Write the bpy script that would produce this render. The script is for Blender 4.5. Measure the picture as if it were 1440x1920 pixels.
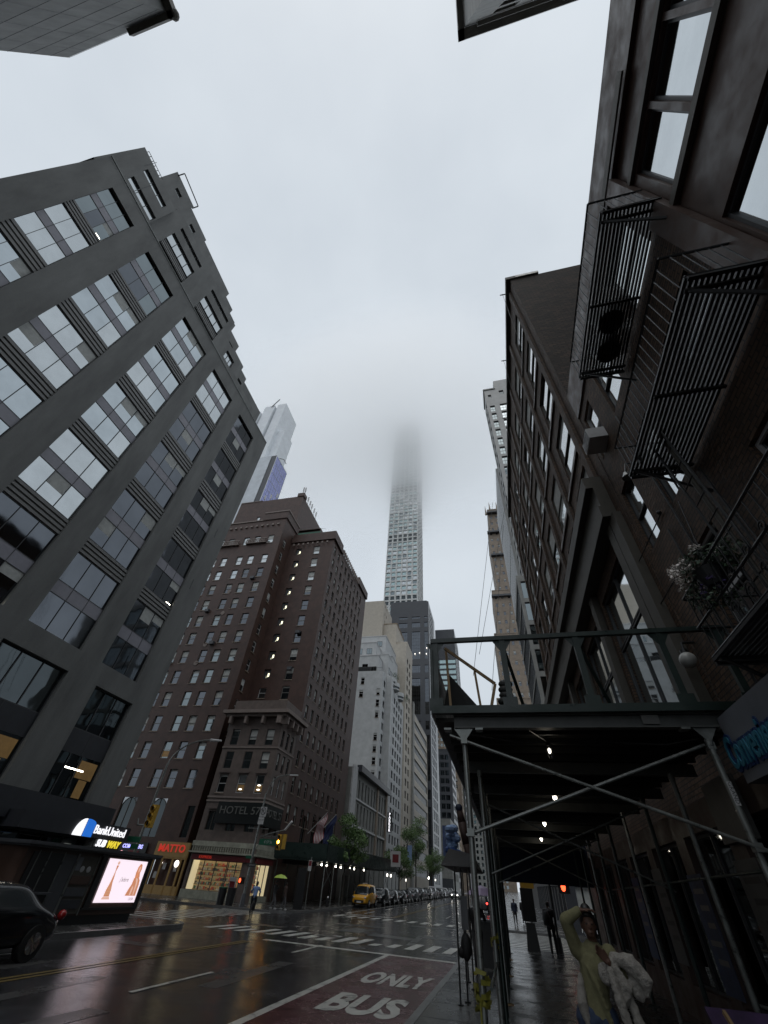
import bpy, bmesh, math, random
from mathutils import Vector, Matrix
random.seed(57)
rad = math.radians
for o in list(bpy.data.objects): bpy.data.objects.remove(o)
SC = bpy.context.scene
COL = SC.collection
# ---------------------------------------------------------------- camera
CAMH = 1.9
cam = bpy.data.cameras.new('camera')
cam.sensor_fit = 'VERTICAL'; cam.sensor_height = 36.0; cam.lens = 744 * 36 / 1920.0
cam.clip_start = 0.05; cam.clip_end = 6000
camo = bpy.data.objects.new('camera', cam); COL.objects.link(camo)
RW = ((0.97259321, -0.11400596, -0.20264523), (0.2251006, 0.67999141, 0.69781187), (0.0582423, -0.72430265, 0.68701783))
camo.matrix_world = Matrix(((RW[0][0], -RW[0][1], -RW[0][2], 0), (RW[1][0], -RW[1][1], -RW[1][2], 0), (RW[2][0], -RW[2][1], -RW[2][2], CAMH), (0, 0, 0, 1)))
SC.camera = camo
# ---------------------------------------------------------------- light: heavy overcast
W = bpy.data.worlds.new('World'); SC.world = W; W.use_nodes = True
nt = W.node_tree; nt.nodes.clear()
out = nt.nodes.new('ShaderNodeOutputWorld'); bg = nt.nodes.new('ShaderNodeBackground')
sky = nt.nodes.new('ShaderNodeTexSky'); sky.sky_type = 'NISHITA'; sky.sun_disc = False
sky.sun_elevation = rad(68); sky.sun_rotation = rad(180); sky.dust_density = 3; sky.air_density = 1.0
tc = nt.nodes.new('ShaderNodeTexCoord')
nz = nt.nodes.new('ShaderNodeTexNoise'); nz.inputs['Scale'].default_value = 2.6; nz.inputs['Detail'].default_value = 5
nt.links.new(tc.outputs['Generated'], nz.inputs['Vector'])
cr = nt.nodes.new('ShaderNodeValToRGB')
cr.color_ramp.elements[0].position = .3; cr.color_ramp.elements[0].color = (5.6, 6.15, 6.7, 1)
cr.color_ramp.elements[1].position = .7; cr.color_ramp.elements[1].color = (6.5, 7.05, 7.55, 1)
nt.links.new(nz.outputs['Fac'], cr.inputs['Fac'])
mx = nt.nodes.new('ShaderNodeMixRGB'); mx.inputs['Fac'].default_value = .93
nt.links.new(sky.outputs['Color'], mx.inputs['Color1']); nt.links.new(cr.outputs['Color'], mx.inputs['Color2'])
nt.links.new(mx.outputs['Color'], bg.inputs['Color']); bg.inputs['Strength'].default_value = 0.112
nt.links.new(bg.outputs['Background'], out.inputs['Surface'])
sun = bpy.data.lights.new('sun', 'SUN'); sun.energy = 0.5; sun.angle = rad(40); sun.color = (1, .97, .93)
suno = bpy.data.objects.new('sun', sun); COL.objects.link(suno)
suno.rotation_euler = (rad(22), 0, 0)
vs = SC.view_settings
vs.view_transform = 'Standard'; vs.look = 'None'; vs.exposure = 0; vs.gamma = 1
SC.render.engine = 'CYCLES'
cy = SC.cycles
cy.use_denoising = True
try: cy.denoiser = 'OPENIMAGEDENOISE'
except Exception: pass
cy.max_bounces = 40; cy.diffuse_bounces = 3; cy.glossy_bounces = 4; cy.transmission_bounces = 4; cy.volume_bounces = 40
cy.transparent_max_bounces = 8; cy.sample_clamp_indirect = 6; cy.caustics_reflective = False; cy.caustics_refractive = False

# ---------------------------------------------------------------- materials
M = {}
def mat(name, col, rough=.6, var=.25, scale=3.0, bump=0.0, metal=0.0, emit=None, es=1.0, stretch=None, brick=None, spec=None, rvar=0.0, bscale=None):
    m = bpy.data.materials.new(name); m.use_nodes = True; M[name] = m
    t = m.node_tree; N = t.nodes; L = t.links
    b = N['Principled BSDF']
    b.inputs['Roughness'].default_value = rough; b.inputs['Metallic'].default_value = metal
    if spec is not None: b.inputs['IOR'].default_value = spec
    c = (*col, 1)
    b.inputs['Base Color'].default_value = c
    if emit:
        b.inputs['Emission Color'].default_value = (*emit, 1); b.inputs['Emission Strength'].default_value = es
    g = None
    if var > 0 or bump > 0 or brick or rvar > 0:
        g = N.new('ShaderNodeNewGeometry')
        vec = g.outputs['Position']
        if stretch:
            mp = N.new('ShaderNodeMapping'); mp.inputs['Scale'].default_value = stretch
            L.new(vec, mp.inputs['Vector']); vec = mp.outputs['Vector']
        n1 = N.new('ShaderNodeTexNoise'); n1.inputs['Scale'].default_value = scale; n1.inputs['Detail'].default_value = 6; n1.inputs['Roughness'].default_value = .65
        L.new(vec, n1.inputs['Vector'])
        base = None
        if brick:
            bw, bh, c2, mc = brick
            sx = N.new('ShaderNodeSeparateXYZ'); L.new(g.outputs['Position'], sx.inputs[0])
            ad = N.new('ShaderNodeMath'); ad.operation = 'ADD'; L.new(sx.outputs['X'], ad.inputs[0]); L.new(sx.outputs['Y'], ad.inputs[1])
            cx = N.new('ShaderNodeCombineXYZ'); L.new(ad.outputs[0], cx.inputs['X']); L.new(sx.outputs['Z'], cx.inputs['Y'])
            bt = N.new('ShaderNodeTexBrick'); bt.inputs['Scale'].default_value = 1.0
            bt.inputs['Brick Width'].default_value = bw; bt.inputs['Row Height'].default_value = bh
            bt.inputs['Mortar Size'].default_value = bh * .13; bt.inputs['Color1'].default_value = c
            bt.inputs['Color2'].default_value = (*c2, 1); bt.inputs['Mortar'].default_value = (*mc, 1)
            L.new(cx.outputs[0], bt.inputs['Vector']); base = bt.outputs['Color']
        r = N.new('ShaderNodeValToRGB')
        r.color_ramp.elements[0].position = .3; r.color_ramp.elements[1].position = .7
        r.color_ramp.elements[0].color = (1 - var,) * 3 + (1,); r.color_ramp.elements[1].color = (1 + var * .6,) * 3 + (1,)
        L.new(n1.outputs['Fac'], r.inputs['Fac'])
        mu = N.new('ShaderNodeMixRGB'); mu.blend_type = 'MULTIPLY'; mu.inputs['Fac'].default_value = 1
        if base: L.new(base, mu.inputs['Color1'])
        else: mu.inputs['Color1'].default_value = c
        L.new(r.outputs['Color'], mu.inputs['Color2']); L.new(mu.outputs['Color'], b.inputs['Base Color'])
        if rvar > 0:
            mr = N.new('ShaderNodeMapRange'); mr.inputs['From Min'].default_value = .35; mr.inputs['From Max'].default_value = .65
            mr.inputs['To Min'].default_value = max(.02, rough - rvar); mr.inputs['To Max'].default_value = rough + rvar
            L.new(n1.outputs['Fac'], mr.inputs['Value']); L.new(mr.outputs['Result'], b.inputs['Roughness'])
        if bump > 0:
            n2 = N.new('ShaderNodeTexNoise'); n2.inputs['Scale'].default_value = bscale or scale * 8; n2.inputs['Detail'].default_value = 4
            L.new(g.outputs['Position'], n2.inputs['Vector'])
            bp = N.new('ShaderNodeBump'); bp.inputs['Strength'].default_value = bump; bp.inputs['Distance'].default_value = .02
            L.new(n2.outputs['Fac'], bp.inputs['Height']); L.new(bp.outputs['Normal'], b.inputs['Normal'])
    return m
def glass(name, col, rough=.03, metal=1.0, wav=.0):
    m = mat(name, col, rough, var=.12, scale=.6, metal=metal)
    t = m.node_tree; N = t.nodes; L = t.links
    if wav:
        g = N.new('ShaderNodeNewGeometry'); n2 = N.new('ShaderNodeTexNoise'); n2.inputs['Scale'].default_value = .9; n2.inputs['Detail'].default_value = 1
        L.new(g.outputs['Position'], n2.inputs['Vector'])
        bp = N.new('ShaderNodeBump'); bp.inputs['Strength'].default_value = wav; bp.inputs['Distance'].default_value = .03
        L.new(n2.outputs['Fac'], bp.inputs['Height']); L.new(bp.outputs['Normal'], N['Principled BSDF'].inputs['Normal'])
    return m
mat('grey_brick', (.142, .145, .14), .7, .3, .9, .3, stretch=(1, 1, .25))
mat('grey_metal', (.06, .063, .07), .4, .15)
mat('slate_panel', (.25, .245, .28), .35, .1)
mat('rib_metal', (.17, .17, .165), .5, .15)
mat('mullion', (.05, .052, .055), .45, 0)
mat('canopy_dark', (.025, .027, .033), .5, .2)
glass('glass_blind', (.52, .55, .56), .08, .9, .15)
glass('glass_sky', (.43, .47, .49), .03, 1, .2)
glass('glass_dark', (.2, .23, .24), .03, 1, .2)
glass('glass_black', (.07, .08, .085), .03, 1, .2)
glass('glass_bright', (.62, .65, .66), .05, 1, .15)
glass('glass_mid', (.12, .13, .145), .05, 1, .2)
glass('glass_blue', (.28, .3, .52), .04, 1, .1)
glass('glass_teal', (.33, .42, .42), .04, 1, .1)
mat('hotel_brick', (.072, .032, .023), .55, .35, 1.2, .3, brick=(.22, .075, (.05, .022, .016), (.07, .045, .035)))
mat('stone_trim', (.2, .16, .14), .6, .2)
mat('podium_stone', (.115, .087, .075), .6, .3, 1.5, .3)
mat('green_trim', (.3, .3, .24), .6, .35, 2)
mat('white_brick', (.45, .46, .46), .6, .16, .8, .2)
mat('white_paint', (.5, .5, .5), .5, .15)
mat('beige_stone', (.42, .38, .32), .6, .15, 1)
mat('tan_stone', (.26, .19, .12), .6, .25, 1)
mat('grey_stone', (.22, .22, .205), .6, .25, 1)
mat('pale_stone', (.34, .34, .33), .5, .2, .6)
mat('lime_stone', (.24, .19, .145), .6, .3, .6)
mat('dark_stone', (.055, .058, .066), .3, .15, .5)
mat('pale_concrete', (.65, .65, .63), .5, .12, .5)
mat('slab_white', (.8, .83, .86), .4, .1, .2)
mat('slab_mottled', (.6, .64, .68), .4, .2, .12)
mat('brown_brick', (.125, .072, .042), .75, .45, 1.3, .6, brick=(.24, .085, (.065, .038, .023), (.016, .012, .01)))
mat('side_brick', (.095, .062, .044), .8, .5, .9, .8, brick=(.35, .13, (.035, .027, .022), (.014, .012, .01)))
mat('brown_metal', (.065, .036, .026), .5, .3, 2, rvar=.15)
mat('bronze_metal', (.07, .064, .052), .6, .2)
mat('iron', (.012, .013, .014), .4, .2)
mat('shed_green', (.013, .026, .022), .4, .3, 2, rvar=.15)
mat('shed_ply', (.012, .013, .012), .6, .4, 2)
mat('galv_steel', (.2, .21, .2), .35, .35, 6, metal=.6, rvar=.12)
mat('steel_beam', (.07, .074, .07), .5, .3, 3)
mat('timber', (.3, .2, .1), .6, .3, 5)
mat('asphalt', (.03, .03, .032), .15, .5, .55, .2, rvar=.125, bscale=45)
mat('asphalt_patch', (.05, .05, .049), .3, .35, .8, .12, rvar=.06, bscale=45)
mat('bus_red', (.07, .02, .023), .25, .5, 1.1, .25, rvar=.12, bscale=45)
mat('road_paint', (.42, .42, .39), .3, .45, 3, .2, bscale=60)
mat('road_yellow', (.18, .125, .04), .3, .4, 3)
mat('paving', (.06, .06, .058), .22, .4, .9, .2, rvar=.15, bscale=40)
mat('kerb_stone', (.12, .12, .118), .35, .3, 3)
for nm_, lo_ in (('road_paint', .22), ('bus_red', .45), ('road_yellow', .3)):
    for nd in M[nm_].node_tree.nodes:
        if nd.type == 'VALTORGB': nd.color_ramp.elements[0].position = .4; nd.color_ramp.elements[1].position = .47; nd.color_ramp.elements[0].color = (lo_, lo_, lo_, 1); nd.color_ramp.elements[1].color = (1, 1, 1, 1)
        if nd.type == 'TEX_NOISE' and nd.inputs['Scale'].default_value < 10: nd.inputs['Scale'].default_value = 2.2 if nm_ != 'bus_red' else .9; nd.inputs['Detail'].default_value = 9; nd.inputs['Roughness'].default_value = .75
mat('window_dark', (.018, .02, .022), .35, .2)
mat('blind_cloth', (.45, .46, .44), .8, .2)
mat('joint', (.03, .03, .03), .5, .1)
mat('black_plastic', (.012, .012, .013), .4, 0)
mat('rubber', (.012, .012, .012), .7, 0)
mat('car_black', (.008, .009, .011), .12, 0, spec=1.6)
mat('car_grey', (.03, .031, .034), .4, 0, metal=.1)
mat('car_silver', (.09, .094, .1), .4, 0, metal=.2)
mat('car_white', (.26, .26, .28), .4, 0)
mat('taxi_yellow', (.55, .27, .015), .22, 0)
mat('car_glass', (.015, .018, .02), .1, 0, spec=1.45)
mat('head_lamp', (.8, .8, .8), .2, 0, emit=(1, .98, .92), es=6)
mat('head_lamp_off', (.4, .4, .42), .1, 0, metal=.5)
mat('tail_lamp', (.5, .02, .02), .2, 0, emit=(1, .05, .04), es=5)
mat('tail_lamp_off', (.25, .01, .01), .2, 0)
mat('chrome', (.5, .5, .5), .15, 0, metal=1)
mat('plate_white', (.5, .5, .48), .5, 0)
mat('signal_yellow', (.42, .25, .03), .45, .15)
mat('lamp_amber', (1, .5, .05), .3, 0, emit=(1, .42, .04), es=26)
mat('lamp_red', (1, .1, .05), .3, 0, emit=(1, .09, .03), es=3.5)
mat('lamp_off', (.02, .015, .012), .3, 0)
mat('bulb', (1, 1, .9), .3, 0, emit=(1, .93, .78), es=14)
mat('bulb_small', (1, 1, .9), .3, 0, emit=(1, .93, .8), es=2.5)
mat('warm_room', (.22, .13, .05), .5, .6, .8, emit=(.75, .45, .15), es=.07)
mat('stair_light', (.9, .9, .6), .5, 0, emit=(1, .95, .68), es=1.6)
mat('store_back', (.3, .22, .12), .5, .6, 3, emit=(.9, .66, .32), es=.14)  # back wall glows faintly, shop lighting put into the material
mat('store_shelf', (.3, .22, .12), .5, .2)
mat('store_wall', (.6, .52, .33), .5, .1, emit=(.95, .8, .48), es=.5)  # side walls and ceiling glow in place of shop lamps
for i, c in enumerate([(.5, .1, .06), (.35, .3, .2), (.08, .15, .08), (.45, .38, .2), (.1, .09, .08), (.5, .45, .35), (.45, .2, .08)]):
    mat('goods%d' % i, c, .5, .5, 9, emit=c, es=.16)  # goods emit their own colour to look lit by the shop
mat('screen_pink', (.3, .27, .29), .3, .06, .7, emit=(.9, .77, .86), es=1.1)
mat('screen_gold', (.2, .15, .12), .4, .1, 4, emit=(.62, .25, .13), es=.9)
mat('screen_hair', (.2, .15, .12), .4, .1, 4, emit=(.7, .4, .24), es=.8)
mat('screen_pale', (.2, .15, .12), .4, .1, 4, emit=(.85, .52, .42), es=.85)
mat('screen_ink', (.1, .08, .08), .4, 0, emit=(.3, .24, .25), es=.5)
mat('sign_white', (.9, .9, .9), .4, 0, emit=(.95, .95, 1), es=1.0)
mat('sign_blue', (.02, .12, .5), .4, 0, emit=(.02, .16, .65), es=.8)
mat('sign_yellow', (.8, .6, .05), .4, 0, emit=(.9, .72, .05), es=.8)
mat('sign_violet', (.4, .4, .9), .4, 0, emit=(.45, .45, 1), es=1.3)
mat('sign_pink', (.9, .4, .4), .4, 0, emit=(1, .45, .5), es=1.2)
mat('sign_red', (.5, .03, .03), .4, 0, emit=(.8, .06, .03), es=.35)
mat('sign_darkred', (.14, .012, .016), .5, .2)
mat('sign_green', (.012, .09, .05), .4, .1)
mat('sign_paper', (.42, .42, .42), .5, .1)
mat('sign_ink', (.03, .03, .03), .5, 0)
mat('sign_black', (.008, .01, .01), .35, .1)
mat('letter_grey', (.14, .14, .13), .4, 0)
mat('matto_gold', (.16, .1, .03), .45, .3, 2, emit=(.3, .2, .08), es=.12)
mat('wood_door', (.07, .03, .02), .5, .3)
mat('conv_white', (.15, .16, .18), .35, .25, 1.2)
mat('conv_navy', (.01, .035, .12), .4, .2)
mat('conv_cyan', (.03, .16, .23), .4, .2)
mat('skin', (.1, .05, .032), .65, .1)
mat('hair', (.006, .005, .005), .5, 0)
mat('sweater', (.2, .19, .1), .9, .2, 30, .6)
mat('fleece', (.34, .32, .29), .9, .25, 60, 1.0, bscale=120)
mat('denim', (.025, .042, .085), .8, .3, 12)
mat('cloth_black', (.008, .008, .009), .7, .2)
mat('cloth_grey', (.08, .08, .085), .7, .2)
mat('cloth_blue', (.1, .16, .3), .7, .2)
mat('cloth_navy', (.006, .011, .03), .75, .3, 2)
mat('umbrella_lime', (.33, .46, .06), .5, .1)
mat('umbrella_violet', (.35, .28, .42), .5, .1)
mat('umbrella_brown', (.04, .02, .015), .7, .2)
mat('bundle_blue', (.2, .3, .5), .5, .4, 6, .8)
mat('bundle_deep', (.02, .06, .2), .5, .3, 6, .8)
mat('tape_yellow', (.24, .23, .04), .5, .3)
mat('bark', (.04, .035, .028), .8, .3, 6)
mat('leaf', (.075, .135, .035), .6, .5, 2.0)
mat('leaf_dark', (.035, .07, .035), .6, .4, 3.0)
mat('blossom', (.75, .7, .66), .6, .2)
mat('blossom_violet', (.12, .08, .25), .6, .2)
mat('globe', (.38, .38, .36), .3, .05)
mat('purple_sheet', (.05, .028, .08), .5, .45, 4)
mat('flag_red', (.25, .04, .05), .7, 0); mat('flag_white', (.45, .45, .45), .7, 0); mat('flag_blue', (.02, .03, .09), .7, 0)
mat('poster', (.03, .05, .12), .5, .6, 1.2)

# ---------------------------------------------------------------- mesh helper
class MB:
    def __init__(s): s.v = []; s.f = []; s.m = []
    def add(s, vs, fs, mi=0):
        o = len(s.v); s.v += [tuple(v) for v in vs]
        for f in fs: s.f.append([o + i for i in f]); s.m.append(mi)
        return s
    def quad(s, a, b, c, d, mi=0): return s.add([a, b, c, d], [(0, 1, 2, 3)], mi)
    def box(s, x0, x1, y0, y1, z0, z1, mi=0):
        if x1 < x0: x0, x1 = x1, x0
        if y1 < y0: y0, y1 = y1, y0
        v = [(x, y, z) for z in (z0, z1) for y in (y0, y1) for x in (x0, x1)]
        return s.add(v, [(0, 2, 3, 1), (4, 5, 7, 6), (0, 1, 5, 4), (1, 3, 7, 5), (3, 2, 6, 7), (2, 0, 4, 6)], mi)
    def rbox(s, c, dims, rz=0, mi=0, rx=0, ry=0):
        R = Matrix.Rotation(rz, 3, 'Z') @ Matrix.Rotation(ry, 3, 'Y') @ Matrix.Rotation(rx, 3, 'X')
        dx, dy, dz = [d / 2 for d in dims]
        v = [Vector(c) + R @ Vector((x, y, z)) for z in (-dz, dz) for y in (-dy, dy) for x in (-dx, dx)]
        return s.add(v, [(0, 2, 3, 1), (4, 5, 7, 6), (0, 1, 5, 4), (1, 3, 7, 5), (3, 2, 6, 7), (2, 0, 4, 6)], mi)
    def tube(s, p, q, r, r2=None, n=8, mi=0, cap=True):
        p = Vector(p); q = Vector(q); r2 = r if r2 is None else r2
        d = (q - p)
        if d.length < 1e-6: return s
        d.normalize(); a = d.orthogonal().normalized(); b = d.cross(a)
        v = []
        for k in range(n):
            t = 2 * math.pi * k / n; u = a * math.cos(t) + b * math.sin(t)
            v.append(p + u * r); v.append(q + u * r2)
        f = [(2 * k, 2 * ((k + 1) % n), 2 * ((k + 1) % n) + 1, 2 * k + 1) for k in range(n)]
        if cap: f += [tuple(2 * k for k in reversed(range(n))), tuple(2 * k + 1 for k in range(n))]
        return s.add(v, f, mi)
    def path(s, pts, r, n=8, mi=0):
        for i, (a, b) in enumerate(zip(pts[:-1], pts[1:])):
            ra = r[i] if isinstance(r, (list, tuple)) else r; rb = r[i + 1] if isinstance(r, (list, tuple)) else r
            s.tube(a, b, ra, rb, n, mi)
        return s
    def ell(s, c, rx, ry, rz, n=12, m=8, mi=0, rot=None):
        v = []; c = Vector(c)
        for i in range(m + 1):
            ph = math.pi * i / m
            for j in range(n):
                t = 2 * math.pi * j / n
                w = Vector((rx * math.sin(ph) * math.cos(t), ry * math.sin(ph) * math.sin(t), rz * math.cos(ph)))
                if rot: w = rot @ w
                v.append(c + w)
        f = [(i * n + j, (i + 1) * n + j, (i + 1) * n + (j + 1) % n, i * n + (j + 1) % n) for i in range(m) for j in range(n)]
        return s.add(v, f, mi)
    def extend(s, o, mi=None):
        n = len(s.v); s.v += o.v
        s.f += [[n + i for i in f] for f in o.f]; s.m += o.m if mi is None else [mi] * len(o.m)
        return s
    def build(s, name, mats, parent=None, smooth=False, loc=None):
        me = bpy.data.meshes.new(name); me.from_pydata(s.v, [], s.f)
        if not isinstance(mats, (list, tuple)): mats = [mats]
        for m in mats: me.materials.append(M[m])
        if len(mats) > 1: me.polygons.foreach_set('material_index', s.m)
        if smooth: me.polygons.foreach_set('use_smooth', [True] * len(s.f))
        me.update()
        o = bpy.data.objects.new(name, me); COL.objects.link(o)
        if parent: o.parent = parent
        if loc: o.location = loc
        return o
def tag(o, label=None, cat=None, group=None, kind=None):
    if label: o['label'] = label
    if cat: o['category'] = cat
    if group: o['group'] = group
    if kind: o['kind'] = kind
    return o
def empty(name, label, cat, loc=(0, 0, 0), rz=0, group=None):
    o = bpy.data.objects.new(name, None); o.empty_display_size = .2; COL.objects.link(o)
    o.location = loc; o.rotation_euler = (0, 0, rz)
    return tag(o, label, cat, group)
def off(mb, loc):  # shift a mesh so its parent's empty can sit at loc while coordinates are world ones
    mb.v = [(a - loc[0], b - loc[1], c - loc[2]) for a, b, c in mb.v]; return mb
def text(body, size, m, parent, loc, rot, ext=.01, sx=1.0, align='CENTER', name='lettering', shear=0, sy=1.0, bold=0.0):
    cu = bpy.data.curves.new(name, 'FONT'); cu.body = body; cu.size = size; cu.extrude = ext; cu.align_x = align; cu.align_y = 'CENTER'
    cu.shear = shear; cu.offset = bold; cu.resolution_u = 3
    cu.materials.append(M[m])
    tmp = bpy.data.objects.new(name, cu); me = bpy.data.meshes.new_from_object(tmp); bpy.data.objects.remove(tmp)
    o = bpy.data.objects.new(name, me); COL.objects.link(o); o.location = loc; o.rotation_euler = rot; o.scale = (sx, sy, 1)
    if parent: o.parent = parent
    return o
FX, FY, FNX = (rad(90), 0, rad(90)), (rad(90), 0, 0), (rad(90), 0, rad(-90))
def copy_tree(o, parent=None):
    c = o.copy(); COL.objects.link(c); c.parent = parent
    for ch in list(o.children): copy_tree(ch, c)
    return c
def gz(y): return 0.0 if y < 48 else (y - 48) * .013

# ---------------------------------------------------------------- ground, road
def strip(name, x0, x1, y0, y1, dz, m, kind='structure', label=None, parent=None, thick=0):
    mb = MB(); ys = [y for y in (y0, 48, 120, 600) if y0 <= y <= y1]
    ys = sorted(set([y0, y1] + ys))
    for a, b in zip(ys[:-1], ys[1:]):
        if thick:
            mb.add([(x0, a, gz(a) + dz - thick), (x1, a, gz(a) + dz - thick), (x1, b, gz(b) + dz - thick), (x0, b, gz(b) + dz - thick),
                    (x0, a, gz(a) + dz), (x1, a, gz(a) + dz), (x1, b, gz(b) + dz), (x0, b, gz(b) + dz)],
                   [(4, 5, 6, 7), (0, 1, 5, 4), (1, 2, 6, 5), (2, 3, 7, 6), (3, 0, 4, 7)])
        else: mb.quad((x0, a, gz(a) + dz), (x1, a, gz(a) + dz), (x1, b, gz(b) + dz), (x0, b, gz(b) + dz))
    o = mb.build(name, m, parent)
    if not parent: tag(o, label, None, None, kind)
    return o
g = MB()
for a, b in ((-3000, 48), (48, 600), (600, 3000)):
    za, zb = gz(max(a, 48)), gz(min(b, 600) if b > 48 else 48)
    g.quad((-3000, a, za - .01), (3000, a, za - .01), (3000, b, zb - .01), (-3000, b, zb - .01))
tag(g.build('ground', 'asphalt'), kind='structure')
tag(strip('road', -18.2, -2.1, -60, 600, 0, 'asphalt'), kind='structure')
tag(MB().quad((-200, 25.6, -.004), (-18.2, 25.6, -.004), (-18.2, 41, -.004), (-200, 41, -.004)).quad((-2.1, 29.9, -.004), (200, 29.9, -.004), (200, 45.6, -.004), (-2.1, 45.6, -.004)).build('cross_road', 'asphalt'), kind='structure')
# road patches
pm = MB()
for (x, y, w, l) in ((-7.6, 8.5, .5, 3), (-3.2, 25, 1.2, .8), (-9.2, 33, 1.4, 3), (-13.8, 30, 2.5, 1), (-5.2, 30.5, .35, 6), (-12, 44, 5, .35), (-8.6, 60, .6, 14), (-5, 75, 1.6, 3), (-12.4, 12.6, 1.1, 1.6)): pm.rbox((x, y, .0), (w, l, .0065), rad(random.uniform(-4, 4)))
for (x, y, w, l) in ((-6.6, 31, 2.6, 1.4), (-4.2, 33.5, 2.2, 2.0), (-10, 37, 3, 1.2), (-7.2, 15.5, .5, 5), (-13, 18, 1.6, .7), (-5.8, 42, 3.4, .8), (-9.5, 9, .4, 7)):
    pm.rbox((x, y, .0), (w, l, .006), rad(random.uniform(-8, 8)))
tag(pm.build('road_patch', 'asphalt_patch'), kind='structure')
def pave(name, poly, m='paving', h=.13, lab=None):
    n = len(poly); mb = MB()
    v = [(x, y, gz(y) + h) for x, y in poly]; mb.add(v, [tuple(range(n))])
    for i in range(n):
        a, b = poly[i], poly[(i + 1) % n]
        mb.quad((a[0], a[1], gz(a[1]) - .02), (b[0], b[1], gz(b[1]) - .02), (b[0], b[1], gz(b[1]) + h), (a[0], a[1], gz(a[1]) + h))
    return tag(mb.build(name, m), kind='structure')
def arc(cx, cy, r, a0, a1, n=6): return [(cx + r * math.cos(rad(a0 + (a1 - a0) * i / n)), cy + r * math.sin(rad(a0 + (a1 - a0) * i / n))) for i in range(n + 1)]
def joints(mb, x0, x1, y0, y1, z, step=1.55):
    y = y0
    while y < y1: mb.box(x0, x1, y, y + .012, gz(y) + z, gz(y) + z + .003); y += step
    x = x0 + step
    while x < x1: mb.box(x, x + .012, y0, min(y1, 48), z, z + .003); x += step
kerbs = MB(); jn = MB()
def kerb(pts, w=.16, h=.134):
    for a, b in zip(pts[:-1], pts[1:]):
        d = Vector((b[0] - a[0], b[1] - a[1], 0)); L = d.length; d.normalize(); nrm = Vector((-d.y, d.x, 0)) * w / 2
        za, zb = gz(a[1]), gz(b[1])
        P = [Vector((a[0], a[1], za - .03)) - nrm, Vector((b[0], b[1], zb - .03)) - nrm, Vector((b[0], b[1], zb - .03)) + nrm, Vector((a[0], a[1], za - .03)) + nrm]
        Q = [p + Vector((0, 0, h + .03)) for p in P]
        kerbs.add(P + Q, [(4, 5, 6, 7), (0, 1, 5, 4), (1, 2, 6, 5), (2, 3, 7, 6), (3, 0, 4, 7)])
c1 = [(-2.1, -60)] + arc(-.1, 27.9, 2.0, 180, 90) + [(200, 29.9)]
pave('sidewalk', c1 + [(200, -60)]); kerb(c1)
c2 = [(-15.3, -60)] + arc(-17.3, 23.6, 2.0, 0, 90) + [(-200, 25.6)]
pave('sidewalk', c2 + [(-200, -60)]); kerb(c2)
c3 = [(-200, 41)] + arc(-20.0, 43.5, 2.5, -90, 0) + [(-17.5, 48), (-17.5, 600)]
pave('sidewalk', c3[:-1] + [(-200, 48)]); strip('sidewalk', -200, -17.5, 48, 600, .13, 'paving', thick=.15); kerb(c3)
c4 = [(200, 45.6)] + arc(.1, 47.8, 2.2, 270, 180) + [(-2.1, 48), (-2.1, 600)]
pave('sidewalk', c4[:-1] + [(200, 48)]); strip('sidewalk', -2.1, 200, 48, 600, .13, 'paving', thick=.15); kerb(c4)
tag(kerbs.build('kerb', 'kerb_stone'), kind='structure')
joints(jn, -2.0, 4.0, 3, 29.6, .13); joints(jn, -22.4, -15.5, 4, 25.4, .13); joints(jn, -40, -18, 41.4, 47.8, .13); joints(jn, -24, -17.8, 48, 110, .13, 2); joints(jn, -2, 8, 46, 47.9, .13)
tag(jn.build('sidewalk_joints', 'joint'), kind='structure')
# painted markings
def mark(mb, x0, x1, y0, y1, dz=.008, sk=0):
    mb.quad((x0, y0, gz(y0) + dz), (x1, y0, gz(y0) + dz), (x1 + sk, y1, gz(y1) + dz), (x0 + sk, y1, gz(y1) + dz))
red = MB(); mark(red, -4.95, -2.2, -40, 22.9, .004); tag(red.build('bus_lane', 'bus_red'), kind='structure')
wm = MB()
mark(wm, -5.13, -4.93, -40, 22.95)
wm.quad((-10.6, 23.1, .009), (-10.6, 23.5, .009), (-2.25, 22.95, .009), (-2.25, 22.55, .009))
for y in (20.3, 11.5, 2.5): mark(wm, -8.1, -7.98, y, y + 3.3)
for y in (52, 61, 70, 79, 88, 97, 106): mark(wm, -13.9, -13.78, y, y + 4)
for y in (56, 65, 74, 83, 92): mark(wm, -6.6, -6.48, y, y + 4)
mark(wm, -15.2, -15.08, 50, 140); mark(wm, -14.6, -10.9, 49.3, 49.65); mark(wm, -13.6, -13.5, 11.5, 14.2)
for i in range(16):   # crossing over the main street, near side
    x = -15.0 + i * .84
    y0 = 25.5 + random.uniform(-.1, .1); y1 = 28.4
    if i in (2, 6, 11): y1 = 27.2
    if i in (10,): y0, y1 = 25.6, 26.6
    mark(wm, x, x + .42, y0, y1, sk=.1)
for i in range(12):   # far side
    x = -14.8 + i * 1.05; mark(wm, x, x + .5, 45.2, 48)
for i in range(13):   # left crossing over the side street
    y = 26.3 + i * 1.15; mark(wm, -22.4, -18.2, y, y + .45)
for i in range(13):   # right crossing over the side street
    y = 30.6 + i * 1.15; mark(wm, -1.6, 3.4, y, y + .5)
mk = tag(wm.build('road_marking', 'road_paint'), kind='structure')
ym = MB(); mark(ym, -10.98, -10.86, -40, 22.2); mark(ym, -10.74, -10.62, -40, 22.2)
mark(ym, -10.8, -10.68, 49.7, 400); mark(ym, -10.56, -10.44, 49.7, 400)
tag(ym.build('centre_line', 'road_yellow'), kind='structure')
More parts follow.
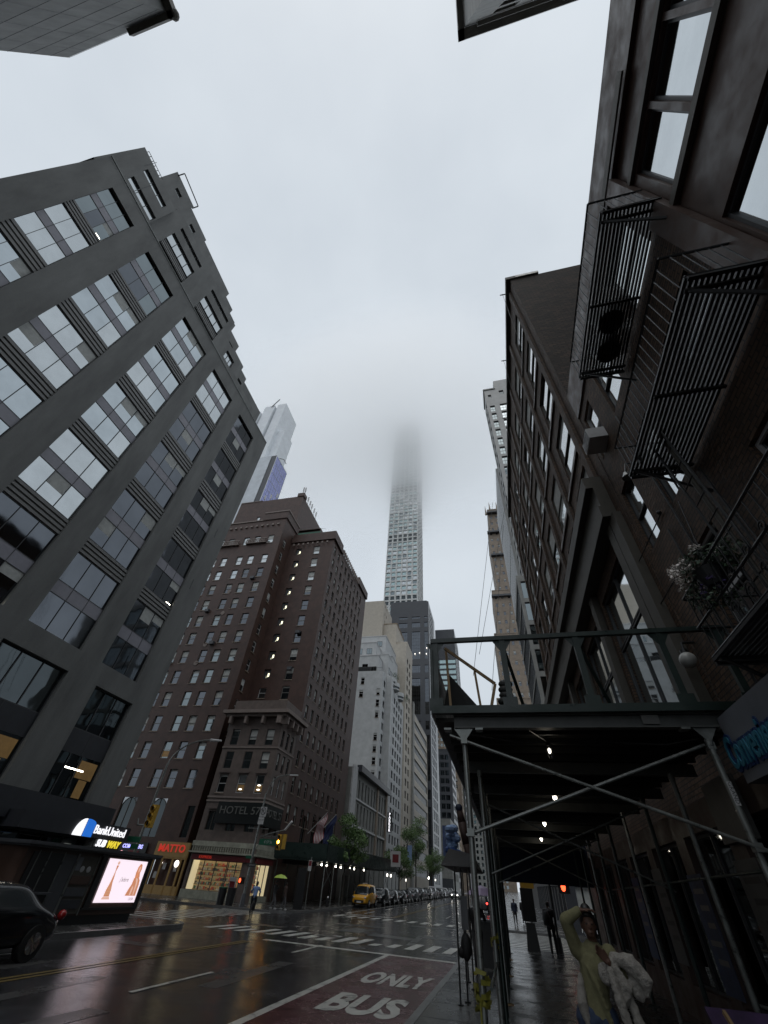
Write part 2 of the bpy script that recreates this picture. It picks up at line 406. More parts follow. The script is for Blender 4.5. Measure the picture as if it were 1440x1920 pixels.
t = text('BUS', 1.0, 'road_paint', None, (-3.42, 13.4, .006), (0, 0, 0), .002, 1.0, sx=.92, sy=3.1, bold=.012) if False else None
for body, xc, yc, w, h in (('BUS', -3.45, 13.35, 1.72, 2.15), ('ONLY', -3.52, 17.1, 1.9, 2.2)):
    o = text(body, 1.0, 'road_paint', None, (xc, yc, .009), (0, 0, 0), .0015, name='road_lettering', bold=.04)
    bpy.context.view_layer.update()
    d = o.dimensions; o.scale = (w / d.x, h / d.y, 1); tag(o, kind='structure')
mh = MB(); mh.tube((-8.9, 27.6, .002), (-8.9, 27.6, .008), .38, n=20); tag(mh.build('manhole_cover', 'iron'), 'round dark manhole cover in the near crossing', 'manhole cover')

# ---------------------------------------------------------------- buildings
WC = {}
def win_mb(style, w, h):
    style, _, va = style.partition('@'); va = int(va or 0); rv = random.Random(va * 7 + 3)
    mb = MB(); k = style.split(':'); st = k[0]; gm = k[1] if len(k) > 1 else 'glass_sky'; mats = ['mullion', gm, 'slate_panel', 'warm_room', 'white_paint', 'bulb', 'lime_stone', 'blind_cloth', 'glass_mid' if gm in ('glass_mid', 'glass_dark') else 'glass_blind']
    if st == 'hung':      # sash window; pale frame
        mats[0] = k[2] if len(k) > 2 else 'white_paint'
        f = .055
        mb.box(0, w, 0, .012, 0, h, 1)
        for a in ((0, f, 0, h), (w - f, w, 0, h), (f, w - f, 0, f), (f, w - f, h - f, h)): mb.box(a[0], a[1], .012, .05, a[2], a[3], 0)
        mb.box(f, w - f, .012, .07, h * .49, h * .49 + .06, 0)
        if mats[0] in ('grey_stone', 'white_paint') and w > .85: mb.box(-.06, w + .06, .0, .27, -.11, -.01, 6)
        if va < 4: mb.box(f + .01, w - f - .01, .0125, .0145, h * (.55, .75, .35, .88)[va], h - f, 7)
    elif st == 'bar':     # dark frame with nx, nz panes
        nx, nzz = int(k[2]), int(k[3]); f = .05
        mb.box(0, w, 0, .012, 0, h, 1)
        for i in range(nx + 1):
            x = i * (w - f) / nx; mb.box(x, x + f, .012, .06, 0, h, 0)
        for i in range(nzz + 1):
            z = i * (h - f) / nzz; mb.box(0, w, .012, .05, z, z + f, 0)
    elif st == 'unit':    # three columns of panes split by a slate spandrel
        mb.box(0, w, 0, .012, 0, h, 1)
        p0, p1 = h * .41, h * .58
        mb.box(0, w, .012, .03, p0, p1, 2)
        for i_ in range(3):
            for za_, zb_ in ((0, p0), (p1, h)):
                q_ = rv.random()
                if q_ < .35: mb.box(w * i_ / 3, w * (i_ + 1) / 3, .0122, .0135, za_, zb_, 8)
                elif q_ < .55: mb.box(w * i_ / 3 + .03, w * (i_ + 1) / 3 - .03, .0124, .0138, za_ + (zb_ - za_) * rv.choice([.5, .7]), zb_, 7)
        if va == 2: mb.box(w * .05, w * .2, .014, .016, .1, .14, 5)
        for x in (0, w * .333 - .02, w * .667 - .02, w - .03): mb.box(x, x + .03, .03, .05, 0, h, 0)
        for z in (0, p0 - .02, p1 - .02, h - .03): mb.box(0, w, .03, .045, z, z + .03, 0)
    elif st == 'rib':     # ribbed metal spandrel
        n = 4; s = h / n; mats[0] = 'rib_metal'
        mb.box(0, w, 0, .012, 0, h, 0)
        for i in range(n): mb.box(0, w, .012, .1, i * s + .04, i * s + s * .74, 0)
    elif st == 'panel': mats[0] = k[1]; mats[1] = 'mullion'; mb.box(0, w, 0, .02, 0, h, 0); mb.box(w / 2 - .02, w / 2 + .02, .02, .035, 0, h, 1)
    elif st == 'lit':
        mb.box(0, w, 0, .012, 0, h, 1); mb.box(w * .05, w * .43, .012, .02, h * .5, h * .92, 3); mb.box(w * .12, w * .3, .012, .02, h * .06, h * .48, 3)
        for x in (0, w * .45, w * .72, w - .05): mb.box(x, x + .05, .02, .06, 0, h, 0)
        mb.box(w * .3, w * .7, .02, .03, h * .66, h * .69, 5)
    elif st == 'litup':
        mats[0] = 'white_paint'; f = .06
        mb.box(0, w, 0, .012, 0, h, 1); mb.box(.1, w - .1, .012, .02, h * .1, h * .45, 3)
        for a in ((0, f, 0, h), (w - f, w, 0, h), (f, w - f, 0, f), (f, w - f, h - f, h)): mb.box(a[0], a[1], .012, .05, a[2], a[3], 0)
        mb.box(f, w - f, .02, .07, h * .49, h * .49 + .06, 0)
    elif st == 'stair':
        mats[1] = 'stair_light' if gm == 'glass_sky' else gm; f = .07; mats[0] = 'mullion'
        mb.box(0, w, 0, .012, 0, h, 0)
        mb.add([(w * .2, .02, h * .3), (w * .62, .02, h * .12), (w * .5, .02, h * .62), (w * .2, .02, h * .62)], [(0, 3, 2, 1)], 1)
        mb.box(w * .45, w * .55, .02, .04, 0, h, 0)
    elif st == 'arch':
        f = .08; mats[0] = 'bronze_metal'; n = 8; hw = w / 2; zr = h - hw * 1.1
        pts = [(0, 0), (w, 0), (w, zr)] + [(hw + hw * math.cos(math.pi * i / n), zr + hw * 1.1 * math.sin(math.pi * i / n)) for i in range(1, n)] + [(0, zr)]
        mb.add([(x, .01, z) for x, z in pts], [tuple(reversed(range(len(pts))))], 1)
        for a, b in zip(pts, pts[1:] + pts[:1]): mb.tube((a[0], .03, a[1]), (b[0], .03, b[1]), .05, n=4, mi=0)
        mb.box(hw - .04, hw + .04, .02, .06, 0, h, 0)
    elif st == 'plain':
        mb.box(0, w, 0, .012, 0, h, 1)
        for a in ((0, .05, 0, h), (w - .05, w, 0, h), (0, w, 0, .05), (0, w, h - .05, h)): mb.box(a[0], a[1], .012, .04, a[2], a[3], 0)
    return mb, mats
SEP = {'bracket', 'pilaster', 'pinnacle', 'medallion', 'balcony', 'balcony_opening', 'string_course', 'sill', 'pier', 'lintel', 'conduit', 'wall_lamp', 'lit_office', 'shop_window_frame', 'cornice', 'shop_cornice', 'sill_course', 'shop_sign', 'stall_riser', 'shop_back_wall', 'shop_side_wall', 'light_strip', 'parapet', 'coping', 'flashing', 'roof_antenna', 'streak_joint', 'balustrade_rail', 'roof_rig', 'frieze', 'awning', 'fascia'}
def split(mb):
    par = list(range(len(mb.v)))
    def fd(a):
        while par[a] != a: par[a] = par[par[a]]; a = par[a]
        return a
    for f in mb.f:
        for i in f[1:]: par[fd(i)] = fd(f[0])
    gr = {}
    for f, m in zip(mb.f, mb.m): gr.setdefault(fd(f[0]), []).append((f, m))
    out_ = []
    for fs in gr.values():
        p = MB(); mp = {}
        for f, m in fs:
            for i in f:
                if i not in mp: mp[i] = len(p.v); p.v.append(mb.v[i])
            p.f.append([mp[i] for i in f]); p.m.append(m)
        out_.append(p)
    return out_
class Bld:
    def __init__(s, name, label, cat, loc, wallmat, group=None, wname='wall', mats=None):
        s.loc = Vector(loc); s.e = empty(name, label, cat, loc, 0, group); s.mb = MB(); s.mats = [wallmat] + (mats or []); s.wins = []; s.wname = wname
        s.trim = {}
    def face(s, ax, c, sg, a0, a1, z0, z1, holes=(), depth=.25, mi=0, cap=False):
        """wall face on plane ax=c facing sg; holes (a0,a1,z0,z1[,style]) with reveals"""
        P = (lambda a, z, d: (c - sg * d, a, z)) if ax == 'x' else (lambda a, z, d: (a, c - sg * d, z))
        zs = sorted(set([z0, z1] + [h[2] for h in holes] + [h[3] for h in holes])); zs = [z for z in zs if z0 <= z <= z1]
        flip = (ax == 'x') == (sg > 0)
        def q(p, r, t, u): s.mb.quad(p, r, t, u, mi) if flip else s.mb.quad(u, t, r, p, mi)
        for za, zb in zip(zs[:-1], zs[1:]):
            hs = sorted([h for h in holes if h[2] < zb - 1e-6 and h[3] > za + 1e-6], key=lambda h: h[0]); a = a0
            for h in hs:
                if h[0] > a + 1e-6: q(P(a, za, 0), P(h[0], za, 0), P(h[0], zb, 0), P(a, zb, 0))
                a = max(a, h[1])
            if a < a1 - 1e-6: q(P(a, za, 0), P(a1, za, 0), P(a1, zb, 0), P(a, zb, 0))
        for h in holes:
            b0, b1, y0, y1 = h[:4]; d = depth
            q(P(b0, y0, 0), P(b0, y0, d), P(b0, y1, d), P(b0, y1, 0)) if False else None
            for (p, r) in (((b0, y0), (b0, y1)), ((b0, y1), (b1, y1)), ((b1, y1), (b1, y0)), ((b1, y0), (b0, y0))):
                s.mb.quad(P(p[0], p[1], 0), P(r[0], r[1], 0), P(r[0], r[1], d), P(p[0], p[1], d), mi)
            st = h[4] if len(h) > 4 else 'plain:glass_sky'
            if st: s.win(ax, c, sg, b0, b1, y0, y1, depth, st)
    def win(s, ax, c, sg, a0, a1, z0, z1, depth, style):
        if style.startswith(('hung', 'unit', 'litup')): style += '@%d' % random.randrange(6)
        th = 0 if ax == 'x' else 90
        if sg < 0: th += 180
        rz = rad(th - 90); start = a1 if ((ax == 'x' and sg > 0) or (ax == 'y' and sg < 0)) else a0
        p = Vector((c - sg * depth, start, z0)) if ax == 'x' else Vector((start, c - sg * depth, z0))
        s.wins.append((p, rz, style, round(a1 - a0, 2), round(z1 - z0, 2)))
    def box(s, x0, x1, y0, y1, z0, z1, m=None, part=None):
        """m None: goes into the wall; else collected in trim part"""
        if m is None: s.mb.box(x0, x1, y0, y1, z0, z1); return
        s.trim.setdefault((part or 'trim', m), MB()).box(x0, x1, y0, y1, z0, z1)
    def t(s, part, m): return s.trim.setdefault((part, m), MB())
    def done(s, pts=('window',)):
        off(s.mb, s.loc).build(s.wname, s.mats, s.e)
        for (pn, m), mb in s.trim.items():
            off(mb, s.loc)
            if pn == 'goods': tag(mb.build(pn, m, s.e), kind='stuff'); continue
            if pn in SEP:
                for k, piece in enumerate(split(mb)): piece.build(pn, m, s.e)
            else: mb.build(pn, m, s.e)
        cp = Vector((0, 0, CAMH))
        ws = sorted(s.wins, key=lambda w: (w[0] - cp).length / max(.1, math.sqrt(w[3] * w[4])))
        rest = {}
        for i, (p, rz, st, w, h) in enumerate(ws):
            key = (st, w, h)
            if i < 96:
                nm = 'spandrel_panel' if st.startswith(('rib', 'panel')) else 'window'
                if key not in WC:
                    mb, mats = win_mb(st, w, h); o = mb.build(nm, mats, s.e); WC[key] = o.data
                else:
                    o = bpy.data.objects.new(nm, WC[key]); COL.objects.link(o); o.parent = s.e
                o.location = p - s.loc; o.rotation_euler = (0, 0, rz)
            else:
                mb, mats = win_mb(st, w, h); R = Matrix.Rotation(rz, 3, 'Z')
                mb.v = [tuple(R @ Vector(v) + p - s.loc) for v in mb.v]
                mm = rest.setdefault('w', (MB(), []))
                mp = []
                for m in mats:
                    if m not in mm[1]: mm[1].append(m)
                    mp.append(mm[1].index(m))
                mb.m = [mp[i] for i in mb.m]; mm[0].extend(mb)
        for k, (mb, mats) in rest.items(): tag(mb.build('window', mats, s.e), kind='stuff')
        return s.e

# --- left: dark grey office block. Lb maps measured coordinates
LX = -22.5; LS = 22.5 / 24.5
def ly(y): return y * LS
def lz(z): return CAMH + (z - CAMH) * LS
L = Bld('office_block', 'dark grey painted office block with ribbed spandrels, bank branch at its foot', 'building', (LX, 10, 0), 'grey_brick')
cols = [(-.4, 2.2), (4.08, 7.75), (9.65, 13.5), (15.1, 19.0), (20.8, 24.3)]
rows = [(36.2, 41.1), (30.0, 34.9), (23.85, 28.5), (17.7, 22.5), (11.6, 16.5)]
holes = []
for ci, (a, b) in enumerate(cols):
    holes.append((ly(a), ly(b), lz(11.6), lz(41.1), None))
    for ri, (z0, z1) in enumerate(rows):
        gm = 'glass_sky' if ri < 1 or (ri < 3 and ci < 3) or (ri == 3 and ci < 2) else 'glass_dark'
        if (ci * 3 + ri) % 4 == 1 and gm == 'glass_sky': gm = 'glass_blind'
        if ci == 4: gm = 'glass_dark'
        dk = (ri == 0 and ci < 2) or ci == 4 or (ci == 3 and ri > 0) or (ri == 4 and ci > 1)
        gm = ('glass_dark' if ri == 0 and ci < 2 else 'glass_mid') if dk else ('glass_blind' if (ci * 3 + ri) % 4 == 1 else 'glass_sky')  # darker glass tints stand in for reflections of dark buildings
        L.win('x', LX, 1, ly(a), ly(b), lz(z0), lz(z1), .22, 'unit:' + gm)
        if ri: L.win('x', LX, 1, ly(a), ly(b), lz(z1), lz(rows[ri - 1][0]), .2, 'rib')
basec = [(2.0, 6.0), (8.2, 12.5), (14.6, 19.0), (21.3, 24.8)]
for a, b in basec:
    a_, b_ = ly(a), ly(b)
    holes.append((a_, b_, lz(4.6), lz(10.3), None))
    L.win('x', LX, 1, a_, b_, lz(7.9), lz(10.3), .3, 'bar:glass_black:3:1')
    L.win('x', LX, 1, a_, b_, lz(6.7), lz(7.9), .26, 'panel:canopy_dark')
    L.win('x', LX, 1, a_, b_, lz(4.6), lz(6.7), .3, 'lit:glass_black' if a > 10 else 'bar:glass_black:3:1')
gh = [(a, a + 3.2, .55, 2.95, 'bar:glass_black:2:1') for a in (-1.7, 2, 6.2, 10.4, 14.6)] + [(18.6, 23.9, .25, 2.95, 'bar:glass_black:4:1')]
L.face('x', LX, 1, -1.97, 24.5, 0, lz(42.9), [h for h in holes if h[0] > -1.9] + gh, .3)
L.mb.box(LX - 30, LX, -1.97, 24.5, lz(42.9) - .02, lz(42.9) + .3)
L.mb.quad((LX, 24.5, 0), (LX - 30, 24.5, 0), (LX - 30, 24.5, 40), (LX, 24.5, 40)); L.mb.quad((LX, -1.97, 0), (LX - 30, -1.97, 0), (LX - 30, -1.97, lz(42.9)), (LX, -1.97, lz(42.9)))
# lower upper-left storeys reach only so far towards the viewer
L.t('coping', 'galv_steel').box(LX - .1, LX + .05, -1.97, 24.5, lz(42.9) + .3, lz(42.9) + .36)
def lt(x, y0, y1, z0, z1, hs=()):   # set-back block
    L.face('x', x, 1, y0, y1, z0, z1, hs, .2)
    L.mb.quad((x, y0, z0), (x, y0, z1), (x - 12, y0, z1), (x - 12, y0, z0)); L.mb.quad((x, y1, z0), (x - 12, y1, z0), (x - 12, y1, z1), (x, y1, z1))
    L.mb.quad((x, y0, z1), (x, y1, z1), (x - 12, y1, z1), (x - 12, y0, z1))
def tm(x, hs): k_ = -x / 26.0; return [(h[0] * k_, h[1] * k_, CAMH + (h[2] - CAMH) * k_, CAMH + (h[3] - CAMH) * k_, h[4]) for h in hs]
def tier(x, y0, y1, z1, hs): k_ = -x / 26.0; lt(x, y0 * k_, y1 * k_, lz(42.9), CAMH + (z1 - CAMH) * k_, tm(x, hs))
tier(-23.7, -2.4, 2.6, 52.0, [(-.7, 2.5, 46.4, 47.6, 'bar:glass_blind:3:1'), (-.9, 2.0, 49.6, 50.6, 'bar:glass_blind:3:1')])
tbw = []
for a_ in (4.1, 10.2): tbw += [(a_, a_ + 3.7, 45.9, 46.3, 'bar:glass_blind:4:1'), (a_, a_ + 3.7, 46.3, 47.7, 'rib'), (a_, a_ + 3.7, 47.7, 49.6, 'bar:glass_blind:4:1'), (a_, a_ + 3.7, 51.0, 51.7, 'bar:glass_blind:4:1')]
tier(-24.0, 2.6, 14.6, 53.0, tbw)
tier(-24.02, 14.6, 18.4, 49.4, [(16.0, 17.6, 46.6, 48.2, 'bar:glass_blind:3:1')])
tier(-24.04, 18.4, 24.2, 46.9, [(20.4, 21.8, 44.6, 45.9, 'bar:glass_blind:2:1')])
for i, (y0, y1, z1) in enumerate([(-.1, 3.0, 56.3), (3.0, 6.1, 55.6), (6.1, 11.8, 55.1), (11.8, 13.4, 54.0), (13.4, 14.9, 52.8), (14.9, 16.9, 51.2), (16.9, 19, 49.8), (19, 20.3, 49.0), (20.3, 24.9, 48.2)]):
    tier(-25.6 - .02 * i, y0, y1, z1, [((y0 + y1) / 2 - .4, (y0 + y1) / 2 + .4, z1 - 2.4, z1 - 1.6, 'plain:glass_blind')] if i in (0, 1, 5, 7) else [])
r = L.t('roof_railing', 'iron')
for i in range(7):
    y = -1.9 + i * .33; r.tube((-24.2, y, 47.5), (-24.2, y, 48.9), .03, n=5)
for z in (48.3, 48.9): r.tube((-24.2, -1.9, z), (-24.2, .1, z), .03, n=5)
r.tube((-25.0, .2, 55.6), (-25.0, 3.0, 55.3), .06, n=5); r.tube((-25.0, .2, 55.6), (-25.6, .2, 55.2), .06, n=5); r.tube((-25.0, 3, 55.3), (-25.6, 3, 54.9), .06, n=5)
st = L.t('streak_joint', 'mullion')
for y, z0, z1 in ((.2, 45.9, 49.5), (-1.2, 50, 52.4), (22.9, 12, 13), (25.1, 20, 21), (25.2, 26, 27)): st.box(LX + .003 if z1 < 43 else -23.69, LX + .02 if z1 < 43 else -23.67, ly(y), ly(y) + .04, lz(z0), lz(z1))
# base: fascia band, canopy, bank signs
L.box(LX, LX + .5, -2.3, 24.6, 3.5, 4.35, 'canopy_dark', 'fascia'); L.box(LX + .01, LX + 2.2, 17.5, 24.4, 2.9, 3.5, 'canopy_dark', 'awning'); L.box(LX + .01, LX + 1.4, -2.3, 17.4, 3.2, 3.6, 'canopy_dark', 'awning')
lp = L.t('light_strip', 'bulb_small')
for y in (15.6, 18.6): lp.box(LX + .6, LX + .75, y, y + .35, 3.2, 3.24)
L.done()
sg = empty('bank_sign', 'white lit BankUnited lettering with white and blue arches on dark fascia', 'sign', (LX + 2.21, 22.05, 3.2))
def arcp(mb, y0, y1, z0, z1, lean, left):
    n = 8
    if left: pts = [(y0 + (y1 - y0) * (1 - math.cos(i / n * math.pi / 2)), z0 + (z1 - z0) * math.sin(i / n * math.pi / 2)) for i in range(n + 1)] + [(y1, z0)]
    else: pts = [(y0, z0), (y0, z1)] + [(y0 + (y1 - y0) * math.sin(i / n * math.pi / 2), z1 - (z1 - z0) * .25 * (1 - math.cos(i / n * math.pi / 2))) for i in range(1, n + 1)] + [(y1, z0)]
    v = [(d, y, z) for d in (.0, .06) for y, z in pts]; k = len(pts)
    mb.add(v, [tuple(range(k)), tuple(range(2 * k - 1, k - 1, -1))] + [(i, (i + 1) % k, k + (i + 1) % k, k + i) for i in range(k)])
a = MB(); arcp(a, -1.55, -1.0, -.3, .38, 0, True); a.build('white_arch', 'sign_white', sg)
a = MB(); arcp(a, -.9, -.35, -.3, .38, 0, False); a.build('blue_arch', 'sign_blue', sg)
text('BankUnited', .5, 'sign_white', sg, (.03, -.3, .02), FX, .02, .98, 'LEFT', bold=.0)
sg = empty('sandwich_shop_sign', 'lit SUBWAY sign in white and yellow letters under the bank lettering', 'sign', (LX + 2.23, 22.7, 2.72))
text('SUB', .38, 'sign_white', sg, (.05, -.5, -.0), FX, .02, 1.0, 'LEFT', shear=.25, bold=.01); text('WAY', .38, 'sign_yellow', sg, (.05, .28, 0), FX, .02, 1.0, 'LEFT', shear=.25, bold=.012)
MB().box(-.04, .0, -.6, 1.3, -.2, .16).build('backing', 'sign_black', sg)

# --- hotel: red brick tower and corner podium
H = Bld('brick_hotel', 'tall dark red brick hotel tower with stepped wings and balustrades', 'building', (-24.5, 53, 0), 'hotel_brick')
def hw(a, z, w=1.25, h=1.9, st=None): return (a - w / 2, a + w / 2, z - h / 2, z + h / 2, st or random.choice(['hung:glass_sky', 'hung:glass_sky', 'hung:glass_blind', 'hung:glass_dark']))
zz = [44.7, 42.0, 39.2, 36.4, 33.7, 31.0, 28.3, 25.6, 22.9, 20.3]
zz = [CAMH + (z - CAMH) * 52.8 / 51 for z in zz]
HX = -24.5
# right wing, face to the side street (y=52.8)
hs = []
for i, z in enumerate(zz):
    hs.append(hw(-27.6, z, 1.15, 1.8, 'hung:glass_blind' if i < 3 else 'hung:glass_mid:grey_stone')); hs.append((-31.7, -30.6, z - .7, z + .7, 'stair:glass_sky' if i < 9 else 'hung:glass_dark'))  # upper panes tinted bright as if mirroring sky, lower glass and frames dimmed
H.face('y', 52.8, -1, -33.2, HX, 0, 49.0, hs, .2)
# street face x=-24.5
hs = []
for j in range(16):
    z = 46.6 - j * 2.78
    for i in range(9):
        y = 54.2 + i * 2.15
        if y < 73.5 and z > 7.5: hs.append((y - .45, y + .45, z - .85, z + .85, 'hung:glass_mid:grey_stone' if (i * 7 + j * 5) % 3 else 'hung:glass_dark:grey_stone'))
for y in (59.6, 63.2, 66.8, 70.4): hs.append((y - .75, y + .75, 4.9, 8.0, 'arch:glass_black'))
H.face('x', HX, 1, 52.8, 75.2, 0, 49.0, hs, .2)
H.mb.box(-40, HX, 52.81, 75.2, 49.0, 49.02)
H.mb.quad((HX, 75.2, 0), (-40, 75.2, 0), (-40, 75.2, 49), (HX, 75.2, 49))
# stepped tops
H.mb.box(-33, HX + .35, 52.5, 57.4, 48.3, 49.25); H.mb.box(-33, HX + .2, 52.65, 57.3, 49.2, 50.3)
H.mb.box(-33, HX + .35, 68.6, 75.3, 49.0, 50.6)
for i in range(14): H.box(HX + .35, HX + .5, 57.6 + i * .78, 57.9 + i * .78, 48.4, 49.4, 'stone_trim', 'bracket')
for i in range(8): H.box(-32.4 + i * .95, -32.1 + i * .95, 52.3, 52.5, 47.4, 47.8, 'stone_trim', 'bracket')
# left bay, face y=49
ks = 49 / 51.0
hs = []
lxs = [-47.2, -45.0, -41.8, -39.5, -36.7]
zl = [48.6, 44.0, 41.0, 38.0, 35.0, 32.0, 29.0, 26.0, 22.9, 19.8, 16.6, 13.4, 10.3]
for x in lxs + [-52, -50]:
    for j, z in enumerate(zl):
        xx = x * ks; z2 = CAMH + (z - CAMH) * ks
        st = 'hung:glass_blind' if j < 2 else random.choice(['hung:glass_dark:grey_stone', 'hung:glass_mid:grey_stone', 'hung:glass_mid:grey_stone'] + (['hung:glass_sky:white_paint'] if j < 5 else []))  # sky reflection put into the tint: pale panes on top, dim glass and frames below
        if (j, x) == (11, -41.8): st = 'litup:glass_dark'
        hs.append(hw(xx, z2, 1.15, 1.85, st))
for x in (-42.5, -38.4): hs.append((x - 1.0, x + 1.0, 4.5, 8.0, 'arch:glass_black'))
hs.append((-34.4, -33.5, 4.6, 7.4, 'plain:glass_dark')); hs.append((-33.2 - 3.3, -33.0, .3, 3.0, None))
hs = [h for h in hs if not (h[4] and h[4].startswith('hung') and h[0] > -46 and h[2] < 8.5 and h[0] < -36)]
LT = 51.6
H.face('y', 49, -1, -62, -33.2, 0, LT, hs, .2)
H.mb.quad((-62, 49, LT), (-33.2, 49, LT), (-33.2, 60, LT), (-62, 60, LT))
hs = []
for z in [46.5 - i * 2.8 for i in range(12)]:
    hs.append((50.2, 51.1, z - .85, z + .85, 'hung:glass_dark'))
H.face('x', -33.2, 1, 49, 52.8, 0, LT, hs, .15); H.mb.box(-40, -33.2, 52.8, 60, 49, LT)
H.mb.box(-38.0, -33.0, 48.8, 54.0, LT - .05, LT + 1.6)
H.box(-60, -33.05, 48.85, 48.98, LT - .1, LT + .15, 'stone_trim', 'cornice'); H.box(-38.1, -32.9, 48.7, 54.1, LT + 1.6, LT + 1.85, 'stone_trim', 'cornice')
for i in range(24): H.box(-60 + i * 1.1, -59.6 + i * 1.1, 48.75, 48.99, LT - 1.6, LT - 1.25, 'stone_trim', 'bracket')
for x0, x1 in ((-47.6, -42.9), (-41.4, -37.2)):   # balustrades
    bz = 45.8
    H.box(x0 * ks, x1 * ks, 48.55, 48.98, bz, bz + .15, 'stone_trim', 'balustrade'); H.box(x0 * ks, x1 * ks, 48.55, 48.7, bz + .85, bz + 1.0, 'stone_trim', 'balustrade')
    n = int((x1 - x0) / .33)
    for i in range(n): H.box(x0 * ks + i * .32, x0 * ks + i * .32 + .12, 48.57, 48.68, bz + .15, bz + .85, 'stone_trim', 'balustrade')
# penthouse block behind, higher
PY0 = 56.5
H.face('y', PY0, -1, -51.5, -35.8, 49, 65.6, [(-45.8, -45.0, 58.2, 60.6, 'hung:glass_blind:white_paint'), (-42.5, -41.9, 59.6, 60.6, 'plain:glass_blind'), (-39.0, -38.4, 59.8, 60.8, 'plain:glass_blind')], .2)
H.face('x', -35.8, 1, PY0, 70, 49, 65.6, [], .2); H.mb.box(-51.5, -35.8, PY0, 70, 65.6, 65.65); H.mb.quad((-51.5, PY0, 49), (-51.5, 70, 49), (-51.5, 70, 65.6), (-51.5, PY0, 65.6))
H.mb.box(-37.2, -35.6, PY0 - .15, PY0 + 1.5, 65.6, 66.6); H.mb.box(-36.6, -30.2, 57.5, 69, 49, 56.0)
H.box(-51.4, -46, PY0 - .1, PY0, 65.6, 65.8, 'stone_trim', 'cornice')
H.box(-36, -30, 57.3, 57.45, 54.4, 55.0, 'sign_green', 'roof_awning'); H.t('roof_awning', 'sign_green').quad((-35.8, 57.0, 55.4), (-30.2, 57.0, 55.4), (-30.2, 60.5, 58.5), (-35.8, 60.5, 58.5))
for i in range(12): H.box(-24.9, -24.7, 58 + i * .9, 58.1 + i * .9, 49.02, 50.6, 'iron', 'roof_fence')
# medallions
for x, z in ((-42, 26.8), (-42.4, 24.0), (-41, 32), (-41.3, 36)): H.t('medallion', 'stone_trim').tube((x * ks, 48.98, z), (x * ks, 48.93, z), .35, n=10)
for x_, z_ in ((-42.3, 33.2), (-39.2, 27.6), (-45.4, 24.9), (-27.6, 30.6), (-27.6, 24.9), (-36.1, 38.9)): H.box(x_ - .35, x_ + .35, 52.35 if x_ > -30 else 48.55, 52.79 if x_ > -30 else 48.99, z_ - .9, z_ - .45, 'grey_metal', 'air_conditioner')
H.box(-31.5, -24.7, 52.55, 52.79, 17.4, 17.9, 'stone_trim', 'string_course')
H.done()
for i, (x, y, z) in enumerate([(-36.3, 56.9, 66.6), (-35.9, 57.1, 66.6), (-35.9, 59.3, 65.65), (-35.9, 60.6, 65.65), (-35.9, 61.7, 65.65), (-35.9, 63.2, 65.65), (-35.9, 64.5, 65.65), (-46, 57.0, 65.65), (-44.5, 57, 65.65), (-42.9, 57, 65.65)]):
    a = empty('roof_antenna', 'pale panel antenna on the hotel roof, ' + ['left of the tall pair on the corner', 'right of the tall pair on the corner', 'first behind the corner pair', 'second behind the corner pair', 'third behind the corner pair', 'fourth behind the corner pair', 'last one behind the corner pair', 'leftmost on the front edge', 'middle one on the front edge', 'rightmost of the three on the front edge'][i], 'antenna', (x, y, z), 0, 'panel antennas on the hotel roof')
    MB().tube((0, 0, 0), (0, 0, 2.2), .05, n=5).build('pole', 'galv_steel', a); MB().rbox((.0, -.12, 1.6), (.3, .15, 1.3)).build('panel', 'white_paint', a)

# --- podium, brownstone corner with cornice and shops
P = Bld('corner_podium', 'four storey brownstone corner block with bracketed cornice and lit shop windows', 'building', (-28, 48, 0), 'podium_stone', mats=['green_trim'])
PYF, PX0, PXR, PYE = 48.0, -31.6, -24.5, 52.75
hs = []; xs = [-30.0, -28.4, -26.1]
for x in (-30.4, -28.0, -25.8):
    hs += [(x - .5, x + .5, 13.3, 15.0, 'hung:glass_dark:mullion'), (x - .5, x + .5, 10.9, 12.6, 'hung:glass_dark:mullion'), (x - .55, x + .55, 5.3, 7.2 - .3, 'arch:glass_dark')]
hs += [(-30.9, -29.9, 8.6, 10.3, 'hung:glass_black'), (-28.5, -27.5, 8.6, 10.3, 'litup:glass_blind'), (-26.3, -25.3, 8.6, 10.3, 'litup:glass_dark')]
hs = [h for h in hs if True]
hs += [(-31.3, -25.6, .75, 2.9, None)]
P.face('y', PYF, -1, PX0, PXR, 0, 16.6, hs, .18)
hs = []
for y in (48.9, 50.3, 51.7):
    hs += [(y - .32, y + .32, 13.3, 15.0, 'hung:glass_dark:mullion'), (y - .32, y + .32, 10.9, 12.6, 'hung:glass_dark:mullion'), (y - .32, y + .32, 8.6, 10.3, 'hung:glass_blind'), (y - .35, y + .35, 5.3, 6.9, 'arch:glass_dark')]
hs += [(48.8, 52.2, .6, 2.9, None)]
P.face('x', PXR, 1, PYF, PYE, 0, 16.6, hs, .18)
P.mb.quad((PX0, PYF, 0), (PX0, PYF, 16.6), (PX0, 53, 16.6), (PX0, 53, 0))
P.box(PX0 - .9, PXR + .9, 47.1, PYE + .9, 16.62, 17.0, 'stone_trim', 'cornice'); P.box(PX0 - .5, PXR + .5, 47.5, PYE + .3, 16.3, 16.6, 'stone_trim', 'cornice')
P.box(PX0, PXR + .02, 47.98, PYE, 17.0, 18.3, 'podium_stone', 'parapet')
for x in (-31.3, -29.2, -26.9, -24.9, -24.6): P.box(x - .14, x + .14, 47.25, 47.98, 15.5, 16.3, 'stone_trim', 'bracket')
for y in (48.0, 49.6, 51.0, 52.4): P.box(PXR + .02, PXR + .75, y - .14, y + .14, 15.5, 16.3, 'stone_trim', 'bracket')
